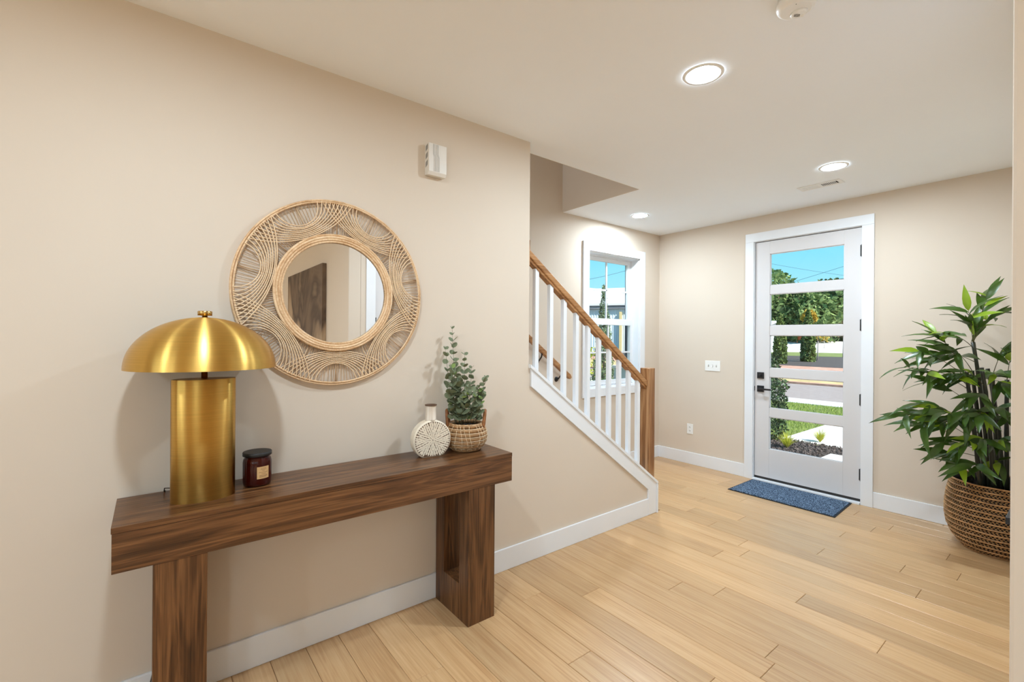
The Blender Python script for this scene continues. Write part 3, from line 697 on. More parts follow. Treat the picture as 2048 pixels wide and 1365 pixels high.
# ------------------------------------------------------------------ brass lamp
LX, LY = 0.186, 0.162
tl = thing('table_lamp', 'brass mushroom table lamp with a dome shade', 'lamp', (LX, LY, TZ))
bp = [(1.0, 0.0), (1.0, 0.452), (0.985, 0.4555)]
MB().lathe([(r, z) for r, z in bp], (LX, LY, TZ), 72, sx_=0.062, sy_=0.104, cap1=False).build('base', 'brass', tl, 0, 'oval brushed brass column')
MB().lathe([(0.985, 0.4555), (0.001, 0.4555)], (LX, LY, TZ), 72, sx_=0.062, sy_=0.104, cap0=False, cap1=False).build('base_top', 'brass_dk', tl)
MB().lathe([(0.0105, 0.456), (0.0105, 0.690)], (LX, LY, TZ), 20).build('rod', 'brass_rod', tl)
SZ = 0.497; SR = 0.2435; SHh = 0.193
prof = []
for i in range(25):
    a = i / 24 * math.pi / 2; prof.append((SR * math.cos(a) if i < 24 else 0.004, SZ + SHh * math.sin(a) ** 0.98))
inn = [(r * 0.985 if r > 0.01 else 0.004, z - 0.003 if k_ else z) for k_, (r, z) in enumerate(prof)]
sh = MB().lathe(prof, (LX, LY, TZ), 96, cap0=False, cap1=False); sh.lathe(inn[::-1], (LX, LY, TZ), 96, cap0=False, cap1=False)
sh.lathe([(prof[0][0], prof[0][1]), (inn[0][0], inn[0][1])], (LX, LY, TZ), 96, cap0=False, cap1=False)
sh.build('shade', 'brass', tl, 0, 'brushed brass dome shade')
MB().lathe([(0.009, 0.690), (0.009, 0.697), (0.024, 0.697), (0.024, 0.712), (0.022, 0.714)], (LX, LY, TZ), 32).build('finial', 'brass_rod', tl)
MB().tube([(LX - 0.055, LY - 0.01, TZ + 0.004), (0.10, 0.085, TZ + 0.018), (0.075, 0.06, TZ + 0.026), (0.05, 0.045, TZ + 0.022), (0.034, 0.044, TZ + 0.006), (0.022, 0.046, TZ + 0.003), (0.006, 0.048, TZ + 0.001), (0.0055, 0.05, TZ - 0.05),
           (0.0055, 0.06, 0.5), (0.0055, 0.05, 0.2), (0.0165, 0.012, 0.13), (0.018, -0.004, 0.05), (0.03, -0.03, 0.006), (0.06, -0.12, 0.004)], 0.0021, 6).build('power_cord', 'cord', tl, 0, 'thin dark power cord')

# ------------------------------------------------------------------ candle jar
KX, KY = 0.130, 0.353
cj = thing('candle_jar', 'dark red ribbed candle jar with black lid', 'candle', (KX, KY, TZ))
def flute(i, z): return 0.035 * (abs(math.sin(i * math.pi / 4)) - 0.5) if 0.012 < z < 0.108 else 0
MB().lathe([(0.040, 0.0), (0.050, 0.003), (0.0525, 0.012), (0.0525, 0.030), (0.0525, 0.098), (0.051, 0.110), (0.046, 0.117), (0.0455, 0.122)], (KX, KY, TZ), 96, flute=flute).build('jar', 'amber', cj, 0, 'ribbed dark red glass')
MB().lathe([(0.0435, 0.006), (0.0445, 0.012), (0.0445, 0.088)], (KX, KY, TZ), 40).build('wax', 'wax', cj)
MB().lathe([(0.053, 0.1225), (0.0545, 0.1235), (0.0545, 0.136), (0.053, 0.138), (0.048, 0.138)], (KX, KY, TZ), 56).build('lid', 'lid', cj, 0, 'flat black lid')
ang = math.atan2(CAM.y - KY, CAM.x - KX)
def curved(a0, a1, r, z0, z1, th=0.0004, n=10):
    mb = MB(); vs_ = []
    for i in range(n + 1):
        a = a0 + (a1 - a0) * i / n
        for rr in (r, r + th):
            for z in (z0, z1): vs_.append((KX + rr * math.cos(a), KY + rr * math.sin(a), TZ + z))
    fs = []
    for i in range(n):
        b = 4 * i; c = b + 4
        fs += [(b + 2, c + 2, c + 3, b + 3), (b, b + 1, c + 1, c), (b + 1, b + 3, c + 3, c + 1), (b, c, c + 2, b + 2)]
    return mb.add(vs_, fs)
lb = curved(ang - 0.02, ang + 0.86, 0.0540, 0.034, 0.083).build('paper_label', 'paper', cj, 0, 'small kraft paper label')
ink = MB()
for k_, (a0, a1, z) in enumerate(((0.25, 0.62, 0.077), (0.22, 0.64, 0.072), (0.34, 0.54, 0.067), (0.10, 0.76, 0.060), (0.28, 0.60, 0.054), (0.14, 0.7, 0.048), (0.14, 0.74, 0.0445), (0.14, 0.66, 0.041))):
    c_ = curved(ang + a0, ang + a1, 0.05445, z - 0.0007, z + 0.0007, 0.0001); ink.add(c_.v, c_.f)
ink.build('print_lines', 'ink', lb)

# ------------------------------------------------------------------ disc vase
VX, VY, VR, VT = 0.150, 1.152, 0.102, 0.030
vz = 0.088
dv = thing('disc_vase', 'cream flat round vase carved with brown-outlined petals', 'vase', (VX, VY, TZ))
fa = math.radians(-7.0)
def vpt(d, u, z):  # d along the face normal, u sideways
    return (VX + d * math.cos(fa) - u * math.sin(fa), VY + d * math.sin(fa) + u * math.cos(fa), TZ + z)
prof2 = []
for i in range(64):
    a = 2 * math.pi * i / 64; prof2.append((VR * math.sin(a), max(vz + VR * math.cos(a), 0.0)))
bd = MB(); rings = [(-VT, 0.93), (-VT + 0.006, 1.0), (VT - 0.006, 1.0), (VT, 0.93)]
vs_ = []
for d, s in rings:
    for u, z in prof2: vs_.append(vpt(d, u * s, max(vz + (z - vz) * s, 0.0)))
fs = [tuple(range(64)), tuple(range(192, 256))[::-1]]
for r_ in range(3):
    for i in range(64):
        j = (i + 1) % 64; fs.append((r_ * 64 + j, r_ * 64 + i, (r_ + 1) * 64 + i, (r_ + 1) * 64 + j))
bd.add(vs_, fs, False)
bdy = bd.build('body', 'cream_ceramic', dv)
gf = MB(); gp = [vpt(VT + 0.0003, u * 0.925, max(vz + (z - vz) * 0.925, 0.002)) for u, z in prof2]; gf.add(gp, [tuple(range(64))[::-1]]); gf.build('face_glaze', 'vase_groove', bdy)
pet = MB()
R0 = 0.0
for ring_i, (ra, rb, cnt, wd) in enumerate(((0.002, 0.020, 9, 0.0036), (0.012, 0.036, 16, 0.0042), (0.026, 0.052, 24, 0.0046), (0.042, 0.068, 32, 0.0049), (0.058, 0.083, 40, 0.0050), (0.074, 0.0945, 48, 0.0048))):
    for i in range(cnt):
        a = 2 * math.pi * (i + 0.5 * (ring_i % 2)) / cnt + rng.uniform(-0.02, 0.02)
        rm = ra + (rb - ra) * 0.62; ca, sa_ = math.cos(a), math.sin(a)
        wdd = min(wd, rm * math.pi / cnt * 0.90)
        pts = [(ra, 0), (ra + (rb - ra) * 0.35, wdd * 0.8), (rm, wdd), (rb - 0.002, wdd * 0.55), (rb, 0), (rb - 0.002, -wdd * 0.55), (rm, -wdd), (ra + (rb - ra) * 0.35, -wdd * 0.8)]
        P2 = [(r_ * ca - s_ * sa_, vz + r_ * sa_ + s_ * ca) for r_, s_ in pts]
        if min(z for _, z in P2) < 0.003: continue
        lay = 0.0016 - ring_i * 0.00015
        top = [vpt(VT + 0.0008 + lay, u, z) for u, z in P2]; bot = [vpt(VT + 0.0003, u, z) for u, z in P2]
        pet.add(bot + top, [tuple(range(8, 16))] + [(i_, (i_ + 1) % 8, 8 + (i_ + 1) % 8, 8 + i_) for i_ in range(8)])
pet.build('petal_relief', 'cream_ceramic', bdy, kind='stuff')
MB().lathe([(0.030, vz + VR - 0.006), (0.0275, vz + VR + 0.004), (0.0265, vz + VR + 0.070), (0.0285, vz + VR + 0.074)], (VX, VY, TZ), 36, cap1=False).build('neck', 'neck', dv, 0, 'distressed white neck')
MB().lathe([(0.0275, vz + VR + 0.072), (0.031, vz + VR + 0.074), (0.031, vz + VR + 0.078), (0.025, vz + VR + 0.078), (0.022, vz + VR + 0.055), (0.001, vz + VR + 0.05)], (VX, VY, TZ), 36, cap0=False, cap1=False).build('rim', 'vase_groove', dv, 0, 'dark brown rim')

# ------------------------------------------------------------------ eucalyptus in a netted basket
EX, EY = 0.136, 1.378
eb = thing('basket_planter', 'small brown basket netted with cream string and two loop handles', 'basket', (EX, EY, TZ))
def ebr(z):  # radius of basket
    pts = [(0, 0.070), (0.02, 0.094), (0.05, 0.113), (0.08, 0.118), (0.11, 0.113), (0.135, 0.100), (0.15, 0.090)]
    for (a, ra), (b, rb) in zip(pts, pts[1:]):
        if a <= z <= b: return ra + (rb - ra) * (z - a) / (b - a)
    return pts[-1][1]
for i in range(7):
    z = 0.0115 + i * 0.0213; r = ebr(z) - 0.009
    pts = [(EX + r * math.cos(2 * math.pi * k_ / 56), EY + r * math.sin(2 * math.pi * k_ / 56), TZ + z) for k_ in range(56)]
    rr = [0.0115 + 0.001 * math.sin(k_ * 2.7 + i) for k_ in range(56)]
    MB().tube(pts, rr, 10, True).build('coil', 'wicker', eb)
MB().lathe([(0.001, 0.004), (0.062, 0.004), (0.09, 0.06), (0.08, 0.128), (0.001, 0.128)], (EX, EY, TZ), 32, cap0=False, cap1=False).build('liner', 'soil', eb, 0, 'dark liner and soil')
net = MB()
for i in range(8):
    z = 0.002 + i * 0.0208; r = ebr(min(z, 0.149)) + 0.0018
    net.tube([(EX + r * math.cos(2 * math.pi * k_ / 48), EY + r * math.sin(2 * math.pi * k_ / 48), TZ + z + 0.0012 * math.sin(k_ * 1.9)) for k_ in range(48)], 0.0014, 5, True)
for j in range(22):
    a0 = 2 * math.pi * j / 22; pts = []
    for i in range(15):
        z = 0.002 + i * 0.0104; r = ebr(min(z, 0.149)) + (0.0032 if i % 2 else 0.0006); a = a0 + 0.12 * math.sin(z * 22 + j)
        pts.append((EX + r * math.cos(a), EY + r * math.sin(a), TZ + z))
    net.tube(pts, 0.0013, 5)
net.build('string_net', 'string', eb)
for s in (-1, 1):
    cx_, cy_ = EX + _rt.x * 0.096 * s, EY + _rt.y * 0.096 * s; pts = []
    for i in range(13):
        a = math.pi * i / 12; pts.append((cx_ - _fw.x * 0.030 * math.cos(a) + _rt.x * 0.010 * s * math.sin(a), cy_ - _fw.y * 0.030 * math.cos(a) + _rt.y * 0.010 * s * math.sin(a), TZ + 0.118 + 0.098 * math.sin(a)))
    MB().tube(pts, [0.0085 + 0.0008 * (i % 2) for i in range(13)], 10).build('handle', 'handle', eb, 0, 'wrapped brown loop handle')

ep = thing('eucalyptus_plant', 'grey-green artificial eucalyptus in the netted basket', 'plant', (EX, EY, TZ + 0.12))
def leaf_disc(name, mat, L, W, cup=0.15):
    mb = MB(); n = 10; vs_ = [(0, 0, 0)]
    for i in range(n):
        a = 2 * math.pi * i / n; x = L * 0.5 + L * 0.5 * math.cos(a); y = W * math.sin(a) * (1 - 0.15 * math.cos(a)); vs_.append((x, y, cup * (y * y) / W + 0.10 * x * x / L))
    vs_[0] = (L * 0.5, 0, 0)
    return mb.add(vs_, [(0, 1 + i, 1 + (i + 1) % n) for i in range(n)], True).mesh(name, mat)
EUC = [leaf_disc('leaf', 'euc', 0.044, 0.021), leaf_disc('leaf', 'euc', 0.036, 0.0165), leaf_disc('leaf', 'euc', 0.022, 0.010)]
EUCN = [leaf_disc('leaf', 'euc_new', 0.026, 0.012)]
def place_leaf(root, mesh, pos, d, nrm, sc=1.0):
    d = Vector(d).normalized(); nrm = Vector(nrm); nrm = (nrm - d * nrm.dot(d)).normalized(); s = nrm.cross(d)
    ob = bpy.data.objects.new('leaf', mesh); COL.objects.link(ob); ob.parent = root
    pos = Vector(pos) - Vector(ORG[root.name])
    ob.matrix_local = Matrix(((d.x * sc, s.x * sc, nrm.x * sc, pos.x), (d.y * sc, s.y * sc, nrm.y * sc, pos.y), (d.z * sc, s.z * sc, nrm.z * sc, pos.z), (0, 0, 0, 1)))
    return ob
re_ = random.Random(5)
EC = (EX, EY, TZ + 0.3)
stems = [((914, 830), (908, 740), (904, 652), 13), ((905, 832), (896, 760), (890, 692), 9), ((926, 830), (930, 770), (929, 704), 10), ((935, 830), (942, 780), (943, 732), 9), ((945, 832), (960, 790), (974, 752), 9),
         ((948, 834), (962, 812), (968, 786), 6), ((920, 832), (914, 775), (912, 716), 10), ((906, 834), (900, 800), (894, 772), 6), ((930, 834), (934, 800), (938, 772), 8), ((918, 834), (920, 800), (921, 760), 8), ((950, 834), (955, 800), (958, 772), 7), ((925, 832), (918, 812), (905, 797), 5), ((912, 832), (905, 780), (903, 730), 8), ((938, 834), (948, 805), (950, 782), 6), ((922, 834), (926, 806), (928, 786), 6)]
def bez(a, b, c, t): return a * (1 - t) ** 2 + b * 2 * t * (1 - t) + c * t * t
for si, (a, b, c, nl) in enumerate(stems):
    off = [0.03, -0.02, 0.0, 0.045, 0.0, -0.045, -0.035, -0.055, -0.06, -0.03, -0.01, -0.05, -0.06, -0.07, -0.08][si]
    A = near(*a, EC, off * 0.4); Bq = near(*b, EC, off * 0.8); Cq = near(*c, EC, off)
    A.z = TZ + 0.128; cr = Vector((A.x - EX, A.y - EY)); 
    if cr.length > 0.055: cr *= 0.055 / cr.length; A.x = EX + cr.x; A.y = EY + cr.y
    for P_ in (Bq, Cq):
        P_.x = max(P_.x, 0.035)
    MB().tube([bez(A, Bq, Cq, i / 10) for i in range(11)], [0.0016 - 0.0009 * i / 10 for i in range(11)], 5).build('stem', 'stem', ep)
    for i in range(nl):
        t = 0.10 + 0.90 * (i + 0.5) / nl; P_ = bez(A, Bq, Cq, t); tip = t > 0.86
        az = i * 2.0 + si + re_.uniform(-0.4, 0.4)
        for s in (0, 1):
            a_ = az + s * math.pi; d = Vector((math.cos(a_), math.sin(a_), 0.35 + 0.5 * t + re_.uniform(-0.3, 0.3)))
            me = EUC[2] if tip else (EUC[0] if t < 0.6 else EUC[1])
            if P_.x + d.x * 0.034 < 0.012: d.x = abs(d.x) * 0.3
            if re_.random() < 0.06: me = EUCN[0]
            place_leaf(ep, me, P_, d, Vector((re_.uniform(-0.4, 0.4) + 0.45, re_.uniform(-0.4, 0.4) - 0.3, 1)), re_.uniform(0.85, 1.15))

# ------------------------------------------------------------------ round rattan mirror
MY, MZ, MR = 0.707, 1.671, 0.448
rm = thing('rattan_mirror', 'round mirror in a wide woven rattan frame', 'mirror', (0.0, MY, MZ))
def mp(r, a, x): return (x, MY + r * math.cos(a), MZ + r * math.sin(a))
def ring(mb, r, x, th, n=96, seg=8): return mb.tube([mp(r, 2 * math.pi * i / n, x) for i in range(n)], th, seg, True)
MB().tube([mp(0.246, 2 * math.pi * i / 64, 0.014) for i in range(64)], 0.006, 6, True).build('backing_ring', 'rattan_ring', rm)
gl = MB(); vs_ = [mp(0.243, 2 * math.pi * i / 72, 0.0195) for i in range(72)] + [mp(0.243, 2 * math.pi * i / 72, 0.012) for i in range(72)]
gl.add(vs_, [tuple(range(72)), tuple(range(72, 144))[::-1]] + [(i, 72 + i, 72 + (i + 1) % 72, (i + 1) % 72) for i in range(72)]); gl.build('glass', 'mirror', rm, 0, 'silvered mirror glass')
for r, x, th in ((0.2455, 0.0235, 0.006), (0.2560, 0.0270, 0.0062), (0.2665, 0.0290, 0.0062), (0.2770, 0.0270, 0.0062)):
    ring(MB(), r, x, th).build('inner_hoop', 'rattan_ring', rm)
for r, x, th in ((0.4330, 0.0250, 0.0040), (0.4420, 0.0200, 0.0050), (0.4425, 0.0105, 0.0050)):
    ring(MB(), r, x, th).build('outer_hoop', 'rattan_ring', rm)
for k14 in range(14):   # fourteen fans of thin sticks, a stout rib between each two
    phi = -math.pi / 2 + math.pi / 7 * (k14 + 0.5)
    fan = MB(); nst = 12
    for i in range(nst):
        u = (i / (nst - 1)) * 2 - 1
        ai = phi + u * math.radians(9.6) + rng.uniform(-0.005, 0.005); ao = phi + u * math.radians(12.2) + rng.uniform(-0.006, 0.006)
        fan.tube([mp(0.272, ai, 0.013), mp(0.440, ao, 0.013)], 0.0015, 4, caps=False)
    fan.build('spoke_fan', 'rattan_dark', rm)
    MB().tube([mp(0.272, phi + math.pi / 14, 0.0125), mp(0.440, phi + math.pi / 14, 0.0125)], 0.0032, 5).build('rib', 'rattan_dark', rm)
for o8 in range(7):
    phi = -math.pi / 2 + 2 * math.pi / 7 * o8
    arc = MB(); R_ = 0.437
    for k_ in range(9):   # each strand is a circular arc from rim to rim that dips towards the glass
        f_ = k_ / 8; ap = 0.282 + 0.058 * f_ + rng.uniform(-0.001, 0.001); al = math.radians(35 - 22 * f_)
        D_ = (R_ * R_ - ap * ap) / (2 * (R_ * math.cos(al) - ap)); rho = D_ - ap
        bmax = math.atan2(R_ * math.sin(al), D_ - R_ * math.cos(al)); pts = []
        for i in range(23):
            b = -bmax + 2 * bmax * i / 22
            py_, pz_ = D_ - rho * math.cos(b), rho * math.sin(b)
            pts.append(mp(math.hypot(py_, pz_), phi + math.atan2(pz_, py_), 0.0225 + 0.0032 * (o8 % 3 if o8 < 6 else 1.5) + 0.0010 * math.sin(i * 2.1 + k_)))
        arc.tube(pts, 0.0026, 6, caps=False)
    arc.build('arc_band', 'rattan', rm)

# ------------------------------------------------------------------ tall bamboo in a braided basket
BX, BY = 1.880, 4.655
bb = thing('braided_basket', 'large round braided brown basket holding the tall bamboo', 'basket', (BX, BY, 0))
BP = [(0.0, 0.185), (0.03, 0.215), (0.08, 0.250), (0.15, 0.276), (0.22, 0.285), (0.30, 0.283), (0.38, 0.274), (0.44, 0.262), (0.48, 0.254)]
def bbr(z):
    for (a, ra), (b, rb) in zip(BP, BP[1:]):
        if a <= z <= b: return ra + (rb - ra) * (z - a) / (b - a)
    return BP[-1][1]
MB().lathe([(0.001, 0.004)] + [(r - 0.012, z + 0.006) for z, r in BP[:-1]] + [(0.246, 0.474), (0.240, 0.474)] + [(r - 0.022, z) for z, r in BP[::-1][1:3]] + [(0.001, 0.40)], (BX, BY, 0), 48, cap0=False, cap1=False).build('liner', 'soil', bb, 0, 'dark liner and soil')
NR = 14; pitch = 0.472 / NR
for k_ in range(NR + 1):
    z = 0.006 + k_ * pitch; r = bbr(min(z, 0.48)) - 0.004
    pts = [(BX + r * math.cos(2 * math.pi * i / 72), BY + r * math.sin(2 * math.pi * i / 72), z + 0.0012 * math.sin(i * 0.7 + k_)) for i in range(72)]
    MB().tube(pts, 0.0060, 8, True).build('cane_ring', 'cane', bb)
for k_ in range(NR):
    br = MB(); zc = 0.006 + (k_ + 0.5) * pitch
    for s in (-1, 1):
        z = zc + s * 0.0052; r = bbr(z) - 0.005; cnt = int(2 * math.pi * r / 0.0195)
        for i in range(cnt):
            a = 2 * math.pi * (i + (0.5 if s > 0 else 0)) / cnt; tdir = Vector((-math.sin(a), math.cos(a), 0)); n_ = Vector((math.cos(a), math.sin(a), 0)); d = (tdir + Vector((0, 0, 0.62 * s))).normalized(); u = n_.cross(d)
            c_ = Vector((BX, BY, z)) + n_ * r
            L, W = 0.0125, 0.0052
            br.add([c_ - d * L, c_ + u * W, c_ + d * L, c_ - u * W, c_ + n_ * 0.0058, c_ - n_ * 0.003], [(0, 3, 4), (3, 2, 4), (2, 1, 4), (1, 0, 4), (3, 0, 5), (2, 3, 5), (1, 2, 5), (0, 1, 5)], True)
    br.build('braid_row', 'wicker_dk', bb)

bt = thing('bamboo_plant', 'tall artificial bamboo with dark stalks and long green leaves', 'plant', (BX, BY, 0.4))
BC = (BX, BY, 0.9)
stalks = [((1980, 965), (1970, 820), (1946, 685)), ((1996, 968), (1990, 850), (1985, 752)), ((1962, 960), (1950, 860), (1932, 745)), ((2005, 962), (2004, 860), (1975, 738)), ((1972, 968), (1962, 880), (1944, 742)), ((2014, 960), (2012, 860), (2014, 760)), ((1988, 955), (1980, 820), (1963, 736))]
ST = []
for si, (a, b, c) in enumerate(stalks):
    off = [0.0, 0.06, -0.05, 0.08, 0.03, -0.02, -0.09][si]
    A = near(*a, BC, off); B2 = near(*b, BC, off); Cq = near(*c, BC, off)
    A.z = 0.402; ST.append((A, B2, Cq))
    n = 12; MB().tube([bez(A, B2, Cq, i / n) for i in range(n + 1)], [0.0125 - 0.002 * i / n + (0.0016 if i % 3 == 0 else 0) for i in range(n + 1)], 10).build('stalk', 'cane_stalk', bt)
def lance(name, mat, L, W, droop):
    mb = MB(); st_ = [(0, 0.05), (0.12, 0.62), (0.3, 1.0), (0.5, 0.95), (0.72, 0.62), (0.9, 0.22), (1.0, 0.0)]; vs_ = []
    for s, w_ in st_:
        z = -droop * s * s * L; vs_ += [(L * s, W * w_, z + 0.10 * W * w_), (L * s, 0, z - 0.12 * W), (L * s, -W * w_, z + 0.10 * W * w_)]
    fs = []
    for i in range(len(st_) - 1):
        a, b = 3 * i, 3 * i + 3; fs += [(a, a + 1, b + 1, b), (a + 1, a + 2, b + 2, b + 1)]
    return mb.add(vs_, fs, True).mesh(name, mat)
BAM = [lance('leaf', 'bam', 0.185, 0.0205, 0.22), lance('leaf', 'bam', 0.165, 0.0220, 0.40), lance('leaf', 'bam', 0.145, 0.0185, 0.10), lance('leaf', 'bam', 0.195, 0.0215, 0.55)]
BAMN = [lance('leaf', 'bam_new', 0.175, 0.0215, 0.30), lance('leaf', 'bam_new', 0.150, 0.0210, 0.45)]
rb = random.Random(11)
clusters = [  # stalk, height along stalk, branch tip pixel, depth offset, leaves
    (0, 1.0, (1978, 588), 0.02, 7), (0, 1.0, (1985, 632), 0.03, 7), (0, 1.0, (1937, 622), -0.02, 8), (0, 0.97, (1950, 655), 0.0, 6), (0, 0.95, (1900, 668), -0.06, 7),
    (2, 1.0, (1868, 664), -0.04, 8), (2, 0.95, (1838, 702), -0.02, 9), (0, 0.85, (1880, 705), 0.03, 8), (4, 1.0, (1905, 700), -0.06, 7), (2, 0.9, (1812, 735), 0.0, 9), (2, 0.85, (1850, 745), -0.07, 9),
    (2, 0.72, (1870, 765), 0.02, 8), (4, 0.8, (1900, 745), -0.10, 8), (6, 0.8, (1930, 745), -0.12, 8), (1, 1.0, (2006, 700), 0.0, 7), (5, 1.0, (2022, 708), -0.04, 7), (1, 0.9, (1990, 745), -0.06, 8),
    (3, 0.9, (2014, 770), -0.08, 8), (6, 0.72, (1955, 790), -0.14, 8), (2, 0.55, (1845, 808), -0.02, 8), (2, 0.5, (1803, 830), 0.0, 9), (4, 0.55, (1830, 850), -0.05, 8), (2, 0.42, (1868, 838), 0.04, 8), (4, 0.5, (1890, 825), -0.10, 8),
    (6, 0.55, (1925, 830), -0.15, 8), (0, 0.5, (1960, 830), -0.16, 8), (1, 0.6, (1995, 815), -0.14, 8), (5, 0.6, (2018, 830), -0.12, 7), (4, 0.35, (1880, 885), -0.04, 7), (2, 0.3, (1892, 905), 0.03, 7), (6, 0.3, (1930, 885), -0.14, 7),
    (0, 0.3, (1965, 880), -0.16, 7), (3, 0.35, (2000, 880), -0.12, 7), (5, 0.3, (2020, 890), -0.10, 6), (4, 0.18, (1910, 930), -0.10, 6), (6, 0.16, (1945, 930), -0.15, 6), (3, 0.2, (1995, 925), -0.10, 5)]
def inside(P_): return P_.y < YD - 0.03 and P_.x < XR - 0.03
for ci, (si, h, tip, off, nl) in enumerate(clusters):
    A, B2, Cq = ST[si]; P0 = bez(A, B2, Cq, min(h, 1.0)); T = near(*tip, BC, off)
    T.y = min(T.y, YD - 0.08); T.x = min(T.x, XR - 0.08)
    mid = (P0 + T) / 2 + Vector((0, 0, 0.07 * (T - P0).length * 2))
    pts = [bez(P0, mid, T, i / 8) for i in range(9)]
    MB().tube(pts, [0.0026 - 0.0016 * i / 8 for i in range(9)], 5).build('twig', 'twig', bt)
    base_dir = (T - mid).normalized()
    for i in range(nl):
        t = 0.42 + 0.58 * (i + 1) / nl; P_ = bez(P0, mid, T, t)
        side = Vector((0, 0, 1)).cross(base_dir); side = side.normalized() if side.length > 0.1 else _rt.copy()
        sgn = 1 if i % 2 else -1
        d = base_dir * rb.uniform(0.5, 1.1) + side * sgn * rb.uniform(0.15, 0.8) + Vector((0, 0, rb.uniform(-0.55, 0.35))) + _rt * rb.uniform(-0.35, 0.35)
        if i == nl - 1: d = base_dir + Vector((0, 0, rb.uniform(-0.2, 0.2)))
        d.normalize()
        for _try in range(6):
            if inside(P_ + d * 0.20): break
            d = (d + Vector((-0.35, -0.35, 0))).normalized()
        else: continue
        new = rb.random() < 0.10; me = rb.choice(BAMN) if new else rb.choice(BAM)
        nrm = Vector((rb.uniform(-0.6, 0.7), rb.uniform(-1.6, 0.2), 0.8))
        place_leaf(bt, me, P_, d, nrm, rb.uniform(0.8, 1.12))

# ================================================================== outdoors
ZG = -0.20
def ground(name, poly, z0, z1, mat, label, cat, kind='structure'):
    o = MB().prism(poly, 'z', z0, z1).build(name, mat); o['kind'] = kind; o['label'] = label; o['category'] = cat; return o
ground('earth', [(-140, -40), (80, -40), (80, 190), (-140, 190)], ZG - 0.6, ZG - 0.055, 'drygrass', 'wide dry ground beyond the road', 'ground')
ground('lawn_ground', [(-12, 5.15), (14, 5.15), (14, 13.36), (-12, 13.36)], ZG - 0.05, ZG - 0.012, 'lawn_base', 'front lawn between the house and the sidewalk', 'lawn')
ground('garden_bed', [(-2.1, 5.15), (0.6, 5.15), (0.6, 8.40), (-0.15, 8.42), (-0.45, 8.25), (-0.9, 8.42), (-1.35, 8.55), (-2.1, 8.2)], ZG - 0.012, ZG - 0.004, 'mulch', 'dark mulch bed in front of the porch', 'garden bed')
ground('walkway', [(-0.98, 8.30), (-0.98, 10.40), (9.0, 10.40), (9.0, 6.0), (2.4, 6.0), (2.4, 8.40), (0.2, 8.40), (-0.2, 8.36)], ZG - 0.05, ZG, 'concrete', 'pale concrete walkway beside the lawn', 'walkway')
ground('porch_slab', [(-0.09, 5.15), (2.4, 5.15), (2.4, 7.76), (-0.09, 7.76)], ZG - 0.05, ZG + 0.01, 'concrete', 'pale concrete porch slab outside the front door', 'porch')
ground('sidewalk', [(-60, 13.36), (50, 13.36), (50, 14.36), (-60, 14.36)], ZG - 0.05, ZG, 'concrete', 'pale sidewalk along the road', 'sidewalk')
ground('road', [(-60, 14.36), (50, 14.36), (50, 19.2), (-60, 19.2)], ZG - 0.06, ZG - 0.02, 'asphalt', 'grey asphalt road across from the house', 'road')
ground('curb', [(-60, 19.2), (50, 19.2), (50, 19.5), (-60, 19.5)], ZG - 0.06, ZG + 0.05, 'redclay', 'low tan curb on the far road edge', 'curb')
ground('verge', [(-60, 19.5), (50, 19.5), (50, 27.0), (-60, 27.0)], ZG - 0.06, ZG - 0.01, 'drygrass', 'dry grass verge past the far curb', 'verge')
ground('clay_strip', [(-60, 27.0), (50, 27.0), (50, 31.8), (-60, 31.8)], ZG - 0.06, ZG, 'redclay', 'strip of red clay before the far mulch bed', 'soil')
ground('far_bed', [(-60, 31.8), (50, 31.8), (50, 64.0), (-17, 51.0), (-60, 44.0)], ZG - 0.06, ZG + 0.01, 'mulch', 'broad dark mulch bed across the road', 'garden bed')
ground('far_lawn', [(-60, 44.0), (-17, 51.0), (50, 64.0), (50, 78.0), (-60, 60.0)], ZG - 0.06, ZG, 'lawn_base', 'narrow green strip behind the far mulch bed', 'lawn')
fp = MB().add([(-90, 55.0, ZG - 0.004), (60, 80.0, ZG - 0.004), (60, 98.0, 1.2), (-90, 73.0, 1.2), (60, 150.0, 1.75), (-90, 150.0, 1.75), (-90, 55.0, ZG - 1), (60, 80.0, ZG - 1), (60, 150.0, ZG - 1), (-90, 150.0, ZG - 1)],
    [(0, 1, 2, 3), (3, 2, 4, 5), (0, 6, 7, 1), (1, 7, 8, 4, 2), (4, 8, 9, 5), (5, 9, 6, 0, 3), (9, 8, 7, 6)]).build('far_pavement', 'concrete')
fp['kind'] = 'structure'; fp['label'] = 'bright pale pavement sloping up to the tree line'; fp['category'] = 'pavement'
ground('driveway', [(-60, 5.3), (-3.2, 5.3), (-3.2, 13.3), (-60, 13.3)], ZG - 0.05, ZG - 0.003, 'concrete', 'bright driveway outside the sash window', 'driveway')
ground('side_yard', [(-60, 13.3), (-60, 60), (-26, 40), (-24, 34)], ZG - 0.05, ZG - 0.02, 'drygrass', 'dry yard before the metal building', 'ground')

